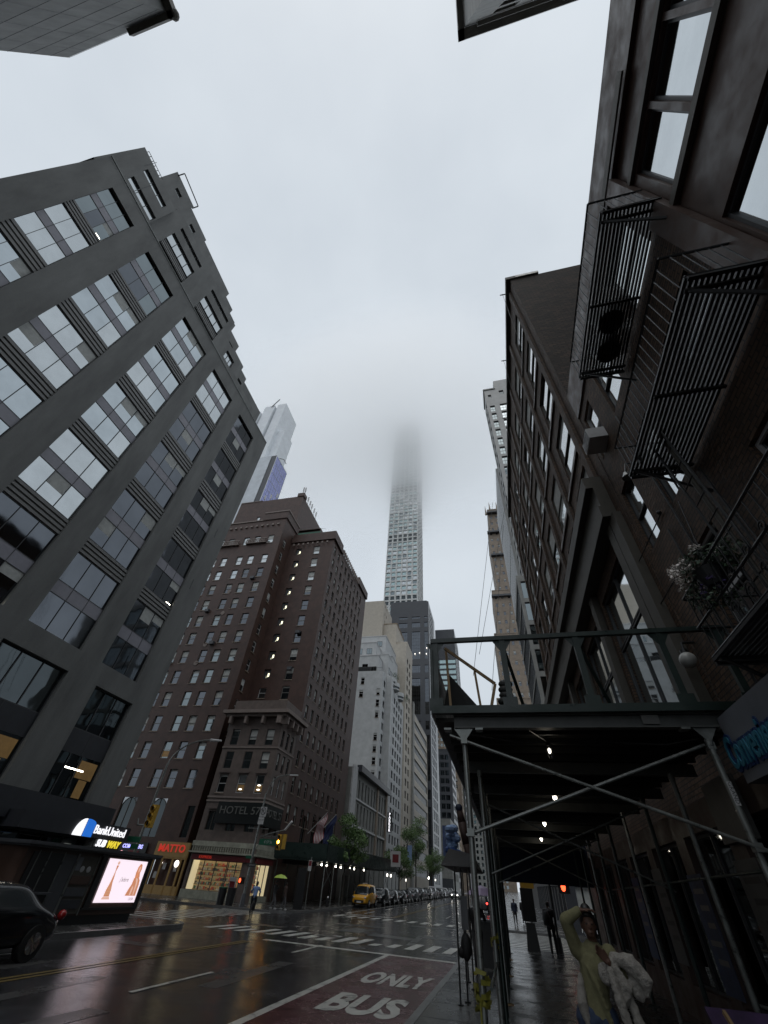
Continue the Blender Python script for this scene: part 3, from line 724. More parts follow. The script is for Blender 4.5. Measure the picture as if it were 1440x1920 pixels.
for z in (12.95, 8.1, 7.75): P.box(PX0 - .06, PXR + .08, 47.92, PYE, z, z + .16, 'stone_trim', 'string_course')
for x in (-30.4, -28.0, -25.8):
    P.box(x - .7, x + .7, 47.82, 47.97, 10.45, 10.6, 'podium_stone', 'lintel'); P.box(x - .7, x + .7, 47.8, 47.97, 7.1, 7.3, 'podium_stone', 'lintel')
P.box(PX0 - .2, PXR + .35, 47.65, PYE, 3.45, 3.6, 'green_trim', 'shop_cornice'); P.box(PX0 - .1, PXR + .2, 47.8, PYE, 4.0, 4.4, 'green_trim', 'shop_cornice')
P.box(PX0, PXR + .1, 47.9, PYE, 3.6, 4.0, 'stone_trim', 'frieze')
for i in range(26): P.box(PX0 + .1 + i * .27, PX0 + .2 + i * .27, 47.72, 47.9, 3.62, 3.98, 'green_trim', 'fluting')
for i in range(17): P.box(PXR + .1, PXR + .26, 48.1 + i * .27, 48.2 + i * .27, 3.62, 3.98, 'green_trim', 'fluting')
P.box(PX0 + .2, PXR - .2, 47.85, 47.98, 2.95, 3.35, 'sign_darkred', 'shop_sign'); P.box(PXR + .02, PXR + .14, 48.3, 52.4, 2.95, 3.35, 'sign_darkred', 'shop_sign')
P.box(PX0, -25.6, 47.9, 48.0, .13, .72, 'green_trim', 'stall_riser'); P.box(PXR + .0, PXR + .1, 48.8, 52.3, .13, .58, 'green_trim', 'stall_riser')
# shop interior behind the glass: back wall, shelves, goods
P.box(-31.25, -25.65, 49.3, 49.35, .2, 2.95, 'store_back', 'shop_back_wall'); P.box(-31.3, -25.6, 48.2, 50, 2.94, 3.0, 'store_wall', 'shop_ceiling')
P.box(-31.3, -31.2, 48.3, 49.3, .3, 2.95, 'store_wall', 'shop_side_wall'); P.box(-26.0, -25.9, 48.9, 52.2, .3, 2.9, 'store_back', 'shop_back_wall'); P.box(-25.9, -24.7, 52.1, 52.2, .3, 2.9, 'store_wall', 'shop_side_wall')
goods = {}
for k in range(6):
    z = .8 + k * .35
    P.box(-30.9, -26.2, 48.75, 49.2, z - .03, z, 'store_shelf', 'shelf'); P.box(-25.8, -25.4, 49, 51.4, z - .03, z, 'store_shelf', 'shelf')
    x = -30.8
    while x < -26.4:
        w = random.uniform(.05, .16); hh = random.uniform(.08, .24); m = 'goods%d' % random.randrange(7)
        if random.random() < .95: P.t('goods', m).box(x, x + w, 48.8, 49.0, z, z + hh)
        x += w + .02
    y = 49.1
    while y < 51.3:
        w = random.uniform(.1, .25); hh = random.uniform(.12, .32)
        P.t('goods', 'goods%d' % random.randrange(7)).box(-25.6, -25.45, y, y + w, z, z + hh); y += w + .03
fr = P.t('shop_window_frame', 'mullion')
for x in (-31.3, -29.9, -28.6, -27.3, -27.15, -26.3, -25.65): fr.box(x, x + .06, 48.05, 48.12, .75, 2.9)
for y in (48.8, 49.9, 51.1, 52.15): fr.box(PXR - .12, PXR - .05, y, y + .06, .6, 2.9)
fr.box(-27.2, -25.65, 48.05, 48.12, 2.3, 2.36)
sgl = P.t('wall_lamp', 'bulb_small')
for (x, z) in ((-28.0, 8.95), (-25.8, 8.95), (-25.8, 9.35)): sgl.ell((x, 48.12, z), .22, .03, .07, 8, 4)
P.done()
text('SMOKE & VAPE CONVENIENCE', .34, 'sign_red', None, (0, 0, 0), FY) if False else None
hb = empty('hotel_signboard', 'large black HOTEL 57 board wrapped round the podium corner', 'sign', (-27, 47.9, 7.2))
MB().box(-2.9, 2.62, -.22, -.02, -1.3, .55).build('board', 'sign_black', hb); MB().box(2.62, 2.8, -.22, 4.2, -1.35, .5).build('side_board', 'sign_black', hb)
for (body, y) in (('H', 0), ): pass
text('HOTEL 57', .95, 'letter_grey', hb, (-.15, -.25, -.2), FY, .02, sx=1.15); text('HOTEL 57', .95, 'letter_grey', hb, (2.83, 2.0, -.25), FX, .02, sx=.95)
hb2 = empty('shop_fascia_lettering', 'dim red shop lettering above the lit corner shop windows', 'sign', (-28.5, 47.84, 3.15))
text('EXPRESS', .3, 'sign_red', hb2, (-1.3, -.02, 0), FY, .01, sx=1.3)
# MATTO shop
mt = empty('coffee_shop_front', 'small gold shopfront with red MATTO letters left of the corner block', 'shop front', (-34.5, 48.9, 0))
MB().box(-2.0, 2.0, -.25, .0, 3.0, 4.2).build('fascia', 'matto_gold', mt)
text('MATTO', .85, 'sign_red', mt, (0, -.3, 3.65), FY, .04, sx=1.1, bold=.02)
f = MB()
for x in (-2.0, -.9, .35, 1.35, 1.85): f.box(x, x + .14, -.2, -.05, .13, 3.0)
f.box(-2, 2, -.2, -.05, .13, .8); f.box(-2, 2, -.2, -.05, 2.85, 3.0); f.build('frame', 'matto_gold', mt)
MB().box(-1.9, 1.9, .25, .3, .2, 2.95).build('back_wall', 'wood_door', mt)
b = MB(); b.ell((1.0, -.1, 2.5), .28, .04, .28, 12, 6); b.ell((-.9, .1, 2.5), .07, .07, .07, 8, 5); b.build('lamp', 'bulb_small', mt)
b = MB()
for x, z in ((-.6, 2.0), (.75, 1.9), (-1.4, 1.3)): b.box(x, x + .35, -.03, 0, z, z + .5)
b.build('poster', 'sign_paper', mt)
sp = empty('print_shop_signs', 'small lit violet and pink shop signs left of the gold shopfront', 'sign', (-39.5, 48.85, 3.2))
MB().box(-1.9, 1.8, -.1, 0, -.5, .8).build('backing', 'sign_black', sp)
text('COMPUTERS', .45, 'sign_violet', sp, (0, -.14, .42), FY, .02, bold=.015)
MB().ell((-1.2, -.14, -.15), .3, .04, .2, 12, 6).build('pink_disc', 'sign_pink', sp); MB().box(-.4, 1.0, -.16, -.1, -.35, .1).build('red_panel', 'sign_darkred', sp)

# --- low three storey building and its sidewalk shed
B = Bld('low_stone_building', 'low pale three storey building with tall narrow windows and dark cornice', 'building', (-24.5, 90, 0), 'grey_stone')
hs = []
for j, (z0, z1) in enumerate(((13.2, 15.9), (9.6, 12.4), (6.4, 8.9))):
    for i in range(11):
        y = 80.5 + i * 2.25; hs.append((y - .45, y + .45, z0, z1, 'hung:glass_black:mullion'))
B.face('x', -24.5, 1, 77.5, 105, 0, 17, hs, .35); B.face('y', 77.5, -1, -40, -24.5, 0, 17, []); B.mb.quad((-24.5, 105, 0), (-40, 105, 0), (-40, 105, 17), (-24.5, 105, 17))
B.mb.box(-40, -24.5, 77.5, 105, 17, 17.05); B.box(-24.5, -23.6, 80.5, 105.4, 16.9, 17.9, 'dark_stone', 'cornice')
B.box(-24.48, -24.2, 77.5, 80.2, 3, 17.4, 'white_paint', 'end_pier')
for z in (5.9, 9.1, 12.8): B.box(-24.49, -24.3, 77.5, 105, z, z + .25, 'white_paint', 'sill_course')
for y in (95.5, 103.6): B.box(-24.49, -24.25, y, y + 1.2, 6, 16.9, 'lime_stone', 'pier')
B.done()
vs_ = empty('vertical_lit_sign', 'slim black blade sign with lit white vertical PARKER letters', 'sign', (-23.6, 104.6, 12.2))
MB().box(-.5, .5, -.08, .08, -1.7, 1.7).build('board', 'sign_black', vs_)
for i, ch in enumerate('PARKER'): text(ch, .62, 'sign_white', vs_, (0, -.11, 1.35 - i * .54), FY, .01, bold=.03)

# --- white apartment building with terraces
Wb = Bld('white_apartment_building', 'white brick apartment building with rounded terraces stepping back at the top', 'building', (-27, 105, 0), 'white_brick')
hs = [(-32.9, -31.9, 41.2, 43.0, 'hung:glass_black'), (-33.1, -32.0, 37.9, 39.7, 'hung:glass_black')]
for z in (38.4, 35.6, 32.9, 27.8, 25.3, 22.7, 20.0): hs.append((-28.4, -27.5, z, z + 1.6, 'hung:glass_black'))
Wb.face('y', 104.2, -1, -44, -27, 0, 44.6, hs, .15); Wb.mb.box(-44, -27, 104.3, 140, 44.6, 44.7)
hs = []
for j in range(15):
    z = 4.5 + j * 2.62
    for i in range(8):
        y = 107.0 + i * 3.3
        hs.append((y - 1.0, y + 1.0, z, z + 1.7, 'bar:glass_dark:2:1' if (i + j) % 3 else 'bar:glass_black:2:1'))
Wb.face('x', -27, 1, 104.2, 133.5, 0, 44.6, hs, .25)
Wb.mb.box(-26.99, -25.4, 108.5, 110.6, 4, 44.6)
for i, (x0, x1, y0, y1, z0, z1) in enumerate([(-44, -29.2, 107, 133, 44.7, 50.2), (-44, -31, 110, 133, 50.2, 55.6), (-42, -29.6, 116, 131, 50.2, 60.5), (-34, -27.6, 112, 118, 44.7, 52.6), (-33, -28.2, 120, 128, 44.7, 55.5)]):
    Wb.mb.box(x0, x1, y0, y1, z0, z1)
    Wb.box(x0 - .1, x1 + .12, y0 - .12, y1, z1, z1 + .22, 'white_paint', 'parapet')
for (x, z, y) in ((-33, 47.0, 107), (-30.4, 46.2, 107), (-36, 53, 110), (-33, 53, 110), (-31.6, 58, 116), (-36, 58, 116)): Wb.win('y', y, -1, x - .8, x + .8, z - .9, z + .8, -.03, 'bar:glass_dark:2:1')
for y in (114, 116.5, 122, 125): Wb.win('x', -27.6 if y < 118 else -28.2, 1, y - .8, y + .8, 47.5, 49.3, -.03, 'bar:glass_dark:2:1')
for yc, rr, z in ((113.5, 1.7, 45.0), (119.5, 1.7, 45.6), (126, 1.7, 45.0)):   # curved balconies
    tt = Wb.t('balcony', 'white_brick'); tt.tube((-27.2, yc, z), (-27.2, yc, z + 1.1), rr, n=20); tt.tube((-27.2, yc, z - .9), (-27.2, yc, z - .6), rr * .96, n=20)
    Wb.t('balcony_opening', 'glass_black').tube((-27.2, yc, z - .6), (-27.2, yc, z), rr * .8, n=20)
rr_ = Wb.t('terrace_railing', 'iron')
for i in range(30): rr_.tube((-36 + i * .3, 104.25, 44.6), (-36 + i * .3, 104.25, 45.6), .025, n=4)
rr_.tube((-36, 104.25, 45.6), (-27.2, 104.25, 45.6), .04, n=5); rr_.box(-35, -30.5, 104.5, 104.6, 44.7, 46.0)
Wb.done()
# beige tower behind it
Bt = Bld('beige_setback_building', 'beige masonry tower rising behind the white apartment building', 'building', (-30, 140, 0), 'beige_stone')
Bt.face('y', 133.6, -1, -50, -26.6, 0, 66, []); Bt.face('x', -26.6, 1, 133.6, 146, 0, 66, [(136 + 4 * i, 138.2 + 4 * i, 6 + 3 * j, 7.8 + 3 * j, 'bar:glass_dark:2:1') for i in range(2) for j in range(19)], .2)
Bt.mb.box(-50, -26.6, 133.65, 146, 66, 66.1)
Bt.face('y', 137, -1, -48, -36.7, 66, 86.3, [(-43.6, -42.4, 67.4, 69.6, 'hung:glass_dark')], .2)
hs = [(139.4 + 2.5 * i, 140.2 + 2.5 * i, 71 + 3.4 * j, 72.3 + 3.4 * j, 'plain:glass_black') for i in range(2) for j in range(5)]
Bt.face('x', -36.7, 1, 137, 152, 66, 86.3, hs, .2); Bt.mb.box(-48, -36.7, 137, 152, 86.3, 86.6)
Bt.mb.box(-38, -31.5, 139, 153, 66, 77); Bt.box(-38.1, -31.3, 138.9, 153, 77, 77.3, 'tan_stone', 'coping')
Bt.mb.box(-34, -27.4, 140, 151, 66, 70)
Bt.done()
# ribbed office slab
Rb = Bld('ribbed_office_slab', 'grey office slab with long horizontal window bands beyond the white building', 'building', (-27, 155, 0), 'grey_stone', mats=['beige_stone'])
hs = [(149.6, 179.2, 5 + j * 3.85, 7.1 + j * 3.85, 'bar:window_dark:12:1') for j in range(11)]
Rb.face('x', -26.4, 1, 146.0, 180, 0, 47.5, hs, .3, 1); Rb.face('y', 146.0, -1, -45, -26.4, 0, 47.5, [], mi=0); Rb.mb.box(-45, -26.4, 146.1, 180, 47.5, 48)
Rb.box(-26.39, -26.0, 146.1, 148.6, 0, 50.5, 'grey_stone', 'corner_pier')
Rb.done()
# dark glass office tower
D = Bld('dark_office_tower', 'charcoal office tower with three window bays and shining street side', 'building', (-26, 190, 0), 'dark_stone')
hs = []
def dz(v): return v
zt = [(98.6, 103.9, 'bar:glass_black:6:3'), (90.6, 97.4, 'bar:glass_black:6:4')]
for z0, z1 in ((107.0, 108.2), (102.0, 104.8), (85.0, 99.6), (78.3, 82.0), (59.5, 75.6), (53.3, 56.9), (34.5, 51.2), (28.3, 31.5), (5, 26)):
    for x0, x1 in ((-42.0, -36.7), (-35.0, -30.0), (-33.6 + 5.2, -24.2 + .0)):
        hs.append((x0, x1 - (.9 if x1 > -25 else 0) - .6, z0, z1, 'bar:glass_mid:5:%d' % max(1, int((z1 - z0) / 1.7))))
hs = [(max(a, -47), min(b, -26.6), c, d, e) for a, b, c, d, e in hs]
D.face('y', 190, -1, -47, -26, 0, 117, hs, .4)
hs = [(192 + i * 5.2, 196.3 + i * 5.2, 4 + j * 3.7, 7.0 + j * 3.7, 'bar:glass_blind:4:1') for i in range(3) for j in range(30)]
D.face('x', -26, 1, 190, 214, 0, 117, hs, .12); D.mb.box(-47, -26, 190.1, 214, 117, 117.2)
lt_ = D.t('lit_office', 'bulb_small')
for x, z in ((-31, 87.6), (-33.3, 87.2), (-27.4, 90), (-27.6, 87), (-29.2, 46.5), (-29.4, 34)): lt_.box(x, x + .35, 189.6, 189.62, z, z + .6)
lt_.box(-31.0, -28.3, 189.6, 189.62, 28.6, 28.8); lt_.box(-30.8, -28.3, 189.6, 189.62, 29.9, 30.1)
D.box(-46, -27, 191, 213, 117.2, 118.2, 'dark_stone', 'roof_parapet')
D.done()
# super tall pencil tower
T = Bld('pencil_tower', 'very tall slender white grid tower whose top fades into the cloud', 'tower', (-61, 290, 0), 'pale_concrete')
hs = []; hs2 = []; n = 0
for j in range(58):
    z = 146 + j * 4.75
    if j % 14 in (5, 6): stl = ['plain:glass_black'] * 6
    else: stl = ['plain:' + random.choice(['glass_teal', 'glass_teal', 'glass_dark', 'glass_blind']) for _ in range(6)]
    for i in range(6):
        x = -75.3 + .75 + i * 4.7; hs.append((x + .15, x + 3.55, z, z + 3.4, stl[i]))
        y = 279 + .75 + i * 4.7; hs2.append((y + .15, y + 3.55, z, z + 3.4, 'plain:glass_teal'))
T.face('y', 279, -1, -75.3, -46.6, 0, 426, hs, .6); T.face('x', -46.6, 1, 279, 307.7, 0, 426, hs2, .6); T.mb.box(-75.3, -46.6, 279.1, 307.7, 426, 426.2)
T.done()
tt = MB()
for x in (-70, -63.5, -62, -55): tt.box(x, x + 1.0, 205, 206, 120, 121.5)
# green glass slab
G = Bld('green_glass_tower', 'flat topped green glass office tower far down the street', 'building', (-33, 350, 0), 'dark_stone')
hs = [(-41.5, -24.8, 12 + j * 4.6, 15.0 + j * 4.6, 'bar:glass_teal:6:1') for j in range(31)]
G.face('y', 350, -1, -42, -24.3, 0, 182, hs, .2); G.face('x', -24.3, 1, 350, 392, 0, 182, [(351, 391, 12 + j * 4.6, 15.0 + j * 4.6, 'bar:glass_teal:8:1') for j in range(36)], .2); G.mb.box(-42, -24.3, 350.1, 392, 182, 182.3)
G.done()
def setback(name, label, x0, tiers, y, st, wst, pitch=(4.2, 3.6), ww=(1.3, 1.9), sgn=1, grp=None, extra=None, depth=22, side=1):
    """tiers: (x_street, y_offset, z_top)"""
    b = Bld(name, label, 'building', (tiers[0][0], y, gz(y)), st, grp); z0 = 0
    for k, (xs_, yo, z1) in enumerate(tiers):
        hs = []; ys = y + yo; xa, xb = (x0, xs_) if side > 0 else (xs_, x0)
        x = xa + 1.0
        while x + ww[0] < xb - .5:
            z = max(z0, 3) + 1.0
            while z + ww[1] < z1 - .8: hs.append((x, x + ww[0], z, z + ww[1], wst)); z += pitch[1]
            x += pitch[0] * .62
        b.face('y', ys, -1, xa, xb, z0, z1, hs, .2)
        hs = []; yy = ys + 1.2
        while yy + ww[0] < ys + depth - 1:
            z = max(z0, 3) + 1.0
            while z + ww[1] < z1 - .8: hs.append((yy, yy + ww[0], z, z + ww[1], wst)); z += pitch[1]
            yy += pitch[0] * .7
        b.face('x', xs_, side, ys, ys + depth, z0, z1, hs, .2)
        b.mb.box(xa, xb, ys + .01, ys + depth, z1, z1 + .1); b.box(xa - .1, xb + .15, ys - .15, ys + depth, z1 + .1, z1 + .6, st, 'parapet')
        z0 = z1
    if extra: extra(b)
    return b.done()
setback('stepped_white_building', 'cream stepped masonry building far off beyond the dark tower', -52, [(-33.0, 0, 70), (-35.5, 3, 84), (-38, 6, 96)], 350 - 36, 'lime_stone', 'hung:glass_dark') if False else None
setback('stepped_tan_building', 'tan stepped brick building far down the left side of the street', -50, [(-26.5, 0, 50), (-30.5, 2, 62), (-33, 4, 72)], 300, 'tan_stone', 'hung:glass_black:mullion', (4.0, 3.7), (1.5, 2.1))
setback('stepped_cream_building', 'cream stepped building with lit rooms just right of the tan one', -48, [(-25.5, 0, 66), (-29.0, 2, 78), (-34, 4, 94)], 338, 'lime_stone', 'hung:glass_dark', (4.0, 3.7), (1.5, 2.1))
bb = Bld('billboard_building', 'plain grey end wall carrying a tall dark poster far down the street', 'building', (-27, 232, gz(232)), 'grey_stone')
bb.face('y', 232, -1, -40, -23.6, 0, 26.5, []); bb.face('x', -23.6, 1, 232, 262, 0, 26.5, [(235 + i * 4, 237 + i * 4, 6 + j * 4, 8.5 + j * 4, 'plain:glass_dark') for i in range(6) for j in range(4)]); bb.mb.box(-40, -23.6, 232.1, 262, 26.5, 27)
bb.box(-40, -23.4, 231.7, 231.98, 2.5, 6.5, 'dark_stone', 'shop_band'); bb.box(-27.4, -24.4, 231.8, 231.98, 12, 24.5, 'poster', 'poster'); bb.done()
setback('corner_glass_block', 'narrow dark office block between the dark tower and the tan building', -45, [(-24.6, 0, 62)], 262, 'dark_stone', 'bar:glass_dark:2:1', (4.2, 3.8), (2.2, 2.4))
# --- white and blue glass tower behind the hotel (left, high)
S = Bld('blue_glass_tower', 'white and violet blue glass tower rising behind the brick hotel', 'tower', (-125, 150, 0), 'slab_white', mats=['slab_mottled', 'dark_stone'])
S.face('y', 150, -1, -143, -137.4, 0, 217, [], mi=0); S.face('y', 149.6, -1, -137.4, -128.2, 0, 217, [], mi=1); S.face('y', 149.9, -1, -128.2, -124.5, 0, 217, [], mi=2)
hs = [(150.6, 167, 100 + j * 7.8, 107.6 + j * 7.8, 'bar:glass_blue:6:1') for j in range(15)]
S.face('x', -124.5, 1, 150, 167.4, 0, 217.6, hs, .1); S.mb.box(-143, -124.6, 150.1, 167.3, 217, 217.2)
for i, (x0, x1, y0, z) in enumerate([(-163, -157, 150, 283), (-156, -147, 152, 292), (-146, -138.5, 154, 296)]): S.mb.box(x0, x1, y0, y0 + 22, 0, z)
S.mb.box(-138.5, -133, 158, 172, 0, 262)
rg = S.t('roof_rig', 'galv_steel'); rg.tube((-128, 150.5, 217), (-124, 158, 222), .3, n=5); rg.tube((-124, 158, 222), (-122.5, 160, 219), .3, n=5); rg.tube((-150, 152, 290), (-143, 150, 297), .4, n=5)
S.done()

# --- right: brick loft building (far) x=4.1
RX = 4.1
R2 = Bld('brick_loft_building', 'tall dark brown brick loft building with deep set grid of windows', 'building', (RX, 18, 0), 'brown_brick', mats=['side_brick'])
hs = []
for i in range(6):
    y0 = 9.75 + i * 3.22
    for j, zt_ in enumerate((26.7, 23.1, 19.6, 16.2, 12.95)):
        hs.append((y0, y0 + 2.1, zt_ - 2.4 if j < 4 else 11.5, zt_, 'hung:glass_bright:bronze_metal' if (i + j) % 5 else 'hung:glass_sky:bronze_metal'))
for i in range(5): hs.append((10.0 + i * 3.9, 13.2 + i * 3.9, 5.2, 9.3, None))
R2.face('x', RX, -1, 9.3, 29.7, 0, 28.6, hs, .11)
R2.face('x', RX - .004, -1, 8.8, 9.3, 0, 28.6, [])
for i in range(5):
    y0 = 10.0 + i * 3.9
    R2.win('x', RX, -1, y0, y0 + 3.2, 7.7, 9.3, .14, 'bar:glass_bright:2:1'); R2.win('x', RX, -1, y0, y0 + 3.2, 5.2, 7.66, .14, 'bar:glass_sky:2:1')
    R2.box(RX - .22, RX - .01, y0 - .5, y0 - .1, 4.4, 9.75, 'bronze_metal', 'pilaster')
R2.box(RX - .22, RX - .01, 9.0, 9.45, 4.4, 9.75, 'bronze_metal', 'pilaster')
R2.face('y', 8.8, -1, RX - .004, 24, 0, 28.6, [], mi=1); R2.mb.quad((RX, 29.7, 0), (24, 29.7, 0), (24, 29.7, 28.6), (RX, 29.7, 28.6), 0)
R2.mb.box(RX, 24, 8.9, 29.7, 28.6, 28.62)
R2.box(RX - .25, RX + .3, 8.72, 29.9, 28.62, 28.95, 'bronze_metal', 'coping'); R2.box(RX + .3, RX + 1.6, 8.7, 9.0, 28.62, 28.9, 'galv_steel', 'flashing')
for y in [9.35 + i * 3.22 for i in range(7)]: R2.box(RX - .12, RX - .012, y, y + .38, 11.4, 28.2, 'brown_brick', 'pier')
for z in (24.15, 20.65, 17.25, 13.8): R2.box(RX - .08, RX - .014, 9.74, 29.5, z - .25, z - .08, 'brown_metal', 'sill')
R2.box(RX - .55, RX - .015, 9.2, 29.75, 10.95, 11.4, 'bronze_metal', 'cornice'); R2.box(RX - .35, RX - .016, 9.2, 29.75, 10.2, 10.95, 'bronze_metal', 'cornice'); R2.box(RX - .42, RX - .017, 9.2, 29.75, 9.78, 10.2, 'bronze_metal', 'cornice')
R2.done()
# --- right: near brick building x=4.1, 15.3 m
R1 = Bld('brick_walkup_building', 'dark brown brick walk-up with iron fire escapes and large framed windows', 'building', (RX, 3, 0), 'brown_brick', mats=['brown_metal'])
wst = 'hung:glass_bright:mullion'
hs = [(7.78, 8.6, 11.45, 13.5, 'hung:glass_bright:white_paint'), (5.95, 6.95, 11.4, 13.4, wst), (7.8, 8.6, 8.0, 10.0, 'hung:glass_bright:mullion'), (6.0, 7.0, 7.95, 9.95, wst),
      (3.0, 4.4, 11.4, 13.4, wst), (3.1, 4.5, 7.95, 9.95, wst), (6.2, 7.2, 4.9, 6.9, 'hung:glass_dark'), (3.2, 4.6, 4.9, 6.9, 'hung:glass_dark')]
R1.face('x', RX + .02, -1, 2.62, 8.79, 0, 15.25, hs, .13)
hs2 = []
for a, b in ((1.16, 2.12), (.1, 1.06), (-.96, 0), (-2.02, -1.06)):
    hs2 += [(a, b, 11.1, 12.75, 'plain:glass_bright'), (a, b, 10.9, 11.02, None)]
hs2 += [(-2.3, 2.25, 7.0, 9.35, 'bar:glass_bright:3:2'), (-2.3, 2.25, 4.7, 6.6, 'bar:glass_dark:3:1')]
R1.face('x', RX + .05, -1, -2.6, 2.62, 0, 15.25, hs2, .12, 1)
R1.mb.box(RX + .05, 22, -2.6, 8.75, 15.2, 15.26)
R1.box(RX - .04, RX + .3, -2.6, 8.79, 13.9, 15.35, 'brown_metal', 'parapet_panel'); R1.box(RX - .14, RX - .1, .6, 3.3, 13.85, 14.1, 'bronze_metal', 'parapet_strip')
R1.box(RX - .03, RX + .04, -2.6, 2.6, 12.8, 12.95, 'bronze_metal', 'window_head'); R1.box(RX - .05, RX + .04, -2.6, 2.6, 10.7, 10.86, 'bronze_metal', 'window_sill')
R1.box(RX - .12, RX + .03, 2.3, 2.75, 4.4, 13.85, 'brown_metal', 'pier')
R1.box(RX - .02, RX + .0, 2.8, 8.75, 15.0, 15.05, 'stone_trim', 'string_course')
for (y, z0, z1) in ((6.9, 4.5, 11.2), (5.6, 4.4, 7.6), (7.4, 4.5, 7.7)): R1.t('conduit', 'iron').tube((RX - .03, y, z0), (RX - .03, y, z1), .022, n=6)
R1.done()
ac = empty('window_air_conditioner', 'white framed air conditioner in the upper brick wall window', 'air conditioner', (RX - .22, 8.05, 11.5))
MB().box(-.25, .3, -.32, .32, 0, .42).build('case', 'white_paint', ac)
a = MB()
for i in range(8): a.box(-.262, -.251, -.27, .27, .05 + i * .042, .075 + i * .042)
a.build('grille', 'iron', ac)
# shopfront base of right side, dark
SF = Bld('shop_front_row', 'unlit dark shop fronts with posters under the sidewalk shed', 'shop front', (RX, 15, 0), 'brown_metal')
hs = [(y, y + 2.3, .7, 3.1, 'bar:glass_black:2:1') for y in [-10 + 2.9 * i for i in range(13)]]
SF.face('x', RX - .24, -1, -12, 29.5, .0, 3.5, hs, .2); SF.mb.box(RX - .24, RX - .02, -12, 29.5, 3.5, 3.55)
SF.done()
mat('poster_paper', (.1, .1, .095), .5, .3)
pb = [(9.9, 1.4, 'poster_paper'), (12.7, 1.3, 'poster'), (15.6, 1.5, 'poster_paper'), (18.4, 1.4, 'conv_navy')]
for i, (y, z, m) in enumerate(pb):
    p_ = empty('window_poster', ['pale poster with fine print on shop glass nearest the post', 'dark blue poster on shop glass behind the raised arm', 'pale poster further along the dark shop glass', 'navy poster on the farthest dark shop glass'][i], 'poster', (RX - .27, y, z), 0)
    MB().box(-.012, 0, -.45, .45, -.5, 1.2).build('sheet', m, p_); q_ = MB()
    for k in range(5): q_.box(-.016, -.0125, -.3, .3 - .1 * (k % 3), .9 - k * .25, .98 - k * .25)
    q_.build('print', 'sign_ink' if m == 'poster_paper' else 'letter_grey', p_)
# convenience sign
cs = empty('convenience_sign', 'white shop sign box with cyan Convenience lettering edged navy', 'sign', (3.42, 6.3, 3.62))
MB().box(-.12, .42, -2.0, 1.1, -.4, .42).build('box', 'conv_white', cs)
text('Convenience', .55, 'conv_navy', cs, (-.125, .35, -.06), FNX, .012, sx=.6, name='lettering_edge', bold=.045); text('Convenience', .55, 'conv_cyan', cs, (-.145, .35, -.06), FNX, .008, sx=.6, bold=.006)
ps = empty('parcel_shop_sign', 'stained pale panel sign below the convenience sign', 'sign', (RX - .3, 9.6, 3.3))
MB().box(-.06, .05, -.6, .6, -.5, .35).build('panel', 'poster_paper', ps)
# globe lamp
gl = empty('globe_lamp', 'white glass globe lamp on the brown brick wall above the shed rail', 'lamp', (RX - .25, 8.65, 5.45))
MB().ell((0, 0, 0), .15, .15, .15, 18, 12).build('globe', 'globe', gl, True); MB().path([(.25, 0, .35), (.02, 0, .35), (0, 0, .14)], .025).build('bracket', 'iron', gl); MB().tube((0, 0, .12), (0, 0, .2), .07, n=10).build('collar', 'iron', gl)
wl = empty('barn_lamp', 'small metal hooded lamp on bracket below the fire escape', 'lamp', (RX - .45, 7.0, 9.0))
MB().tube((0, 0, -.02), (0, 0, .14), .12, .05, n=12).build('shade', 'galv_steel', wl); MB().path([(.45, 0, .4), (.1, 0, .45), (0, 0, .15)], .02).build('arm', 'iron', wl)
# fire escapes
def fire_escape(z, y0, y1, label, x0=3.1, rail=.85, scroll=False):
    e = empty('fire_escape', label, 'fire escape', (RX - .5, (y0 + y1) / 2, z), 0, 'iron fire escape balconies on the brick walk-up'); loc = e.location
    f = MB(); n = 15
    for i in range(n): x = x0 + (RX - x0 - .05) * i / (n - 1); f.box(x - .021, x + .021, y0, y1, z - .02, z + .02)
    off(f, loc).build('floor_grating', 'iron', e)
    b = MB()
    for y in (y0, y0 + .15, y0 + (y1 - y0) * .5, y1 - .15, y1): b.box(x0, RX, y - .025, y + .025, z - .07, z - .02)
    for y in (y0 + .15, y1 - .15): b.tube((x0 + .05, y, z - .05), (RX, y, z - .75), .03, n=5)
    off(b, loc)
    for pc_ in split(b): pc_.build('bracket', 'iron', e)
    r = MB()
    for zz_ in ((z + .04, z + rail) if not scroll else (z + .04, z + rail * .5, z + rail)):
        r.tube((x0, y0, zz_), (x0, y1, zz_), .02, n=5); r.tube((x0, y0, zz_), (RX, y0, zz_), .02, n=5); r.tube((x0, y1, zz_), (RX, y1, zz_), .02, n=5)
    y = y0 + .14
    while y < y1 - .05: r.tube((x0, y, z), (x0, y, z + rail), .009, n=4, cap=False); y += .16
    for yy in (y0, y1):
        x = x0 + .14
        while x < RX - .04: r.tube((x, yy, z), (x, yy, z + rail), .009, n=4, cap=False); x += .16
    off(r, loc).build('railing', 'iron', e)
    if scroll:
        s = MB()
        for k in range(9):
            yc = y0 + .3 + k * .42
            for dy, dz_, rr in ((0, .2, .1), (.1, .52, .07)):
                pts = [(x0 - .02, yc + dy + rr * (1 - t_ / 16) * math.cos(t_ * .7), z + dz_ + rr * (1 - t_ / 16) * math.sin(t_ * .7)) for t_ in range(13)]
                s.path(pts, .009, 4)
        off(s, loc).build('scroll_work', 'iron', e)
    return e
fire_escape(11.35, 2.3, 5.7, 'upper iron fire escape balcony holding two round black planters')
fire_escape(7.85, 2.4, 5.85, 'middle iron fire escape balcony with a long slanted ladder below')
fire_escape(4.45, 1.5, 6.25, 'lowest iron balcony with scroll work railing and hanging flowers', scroll=True, rail=.95)
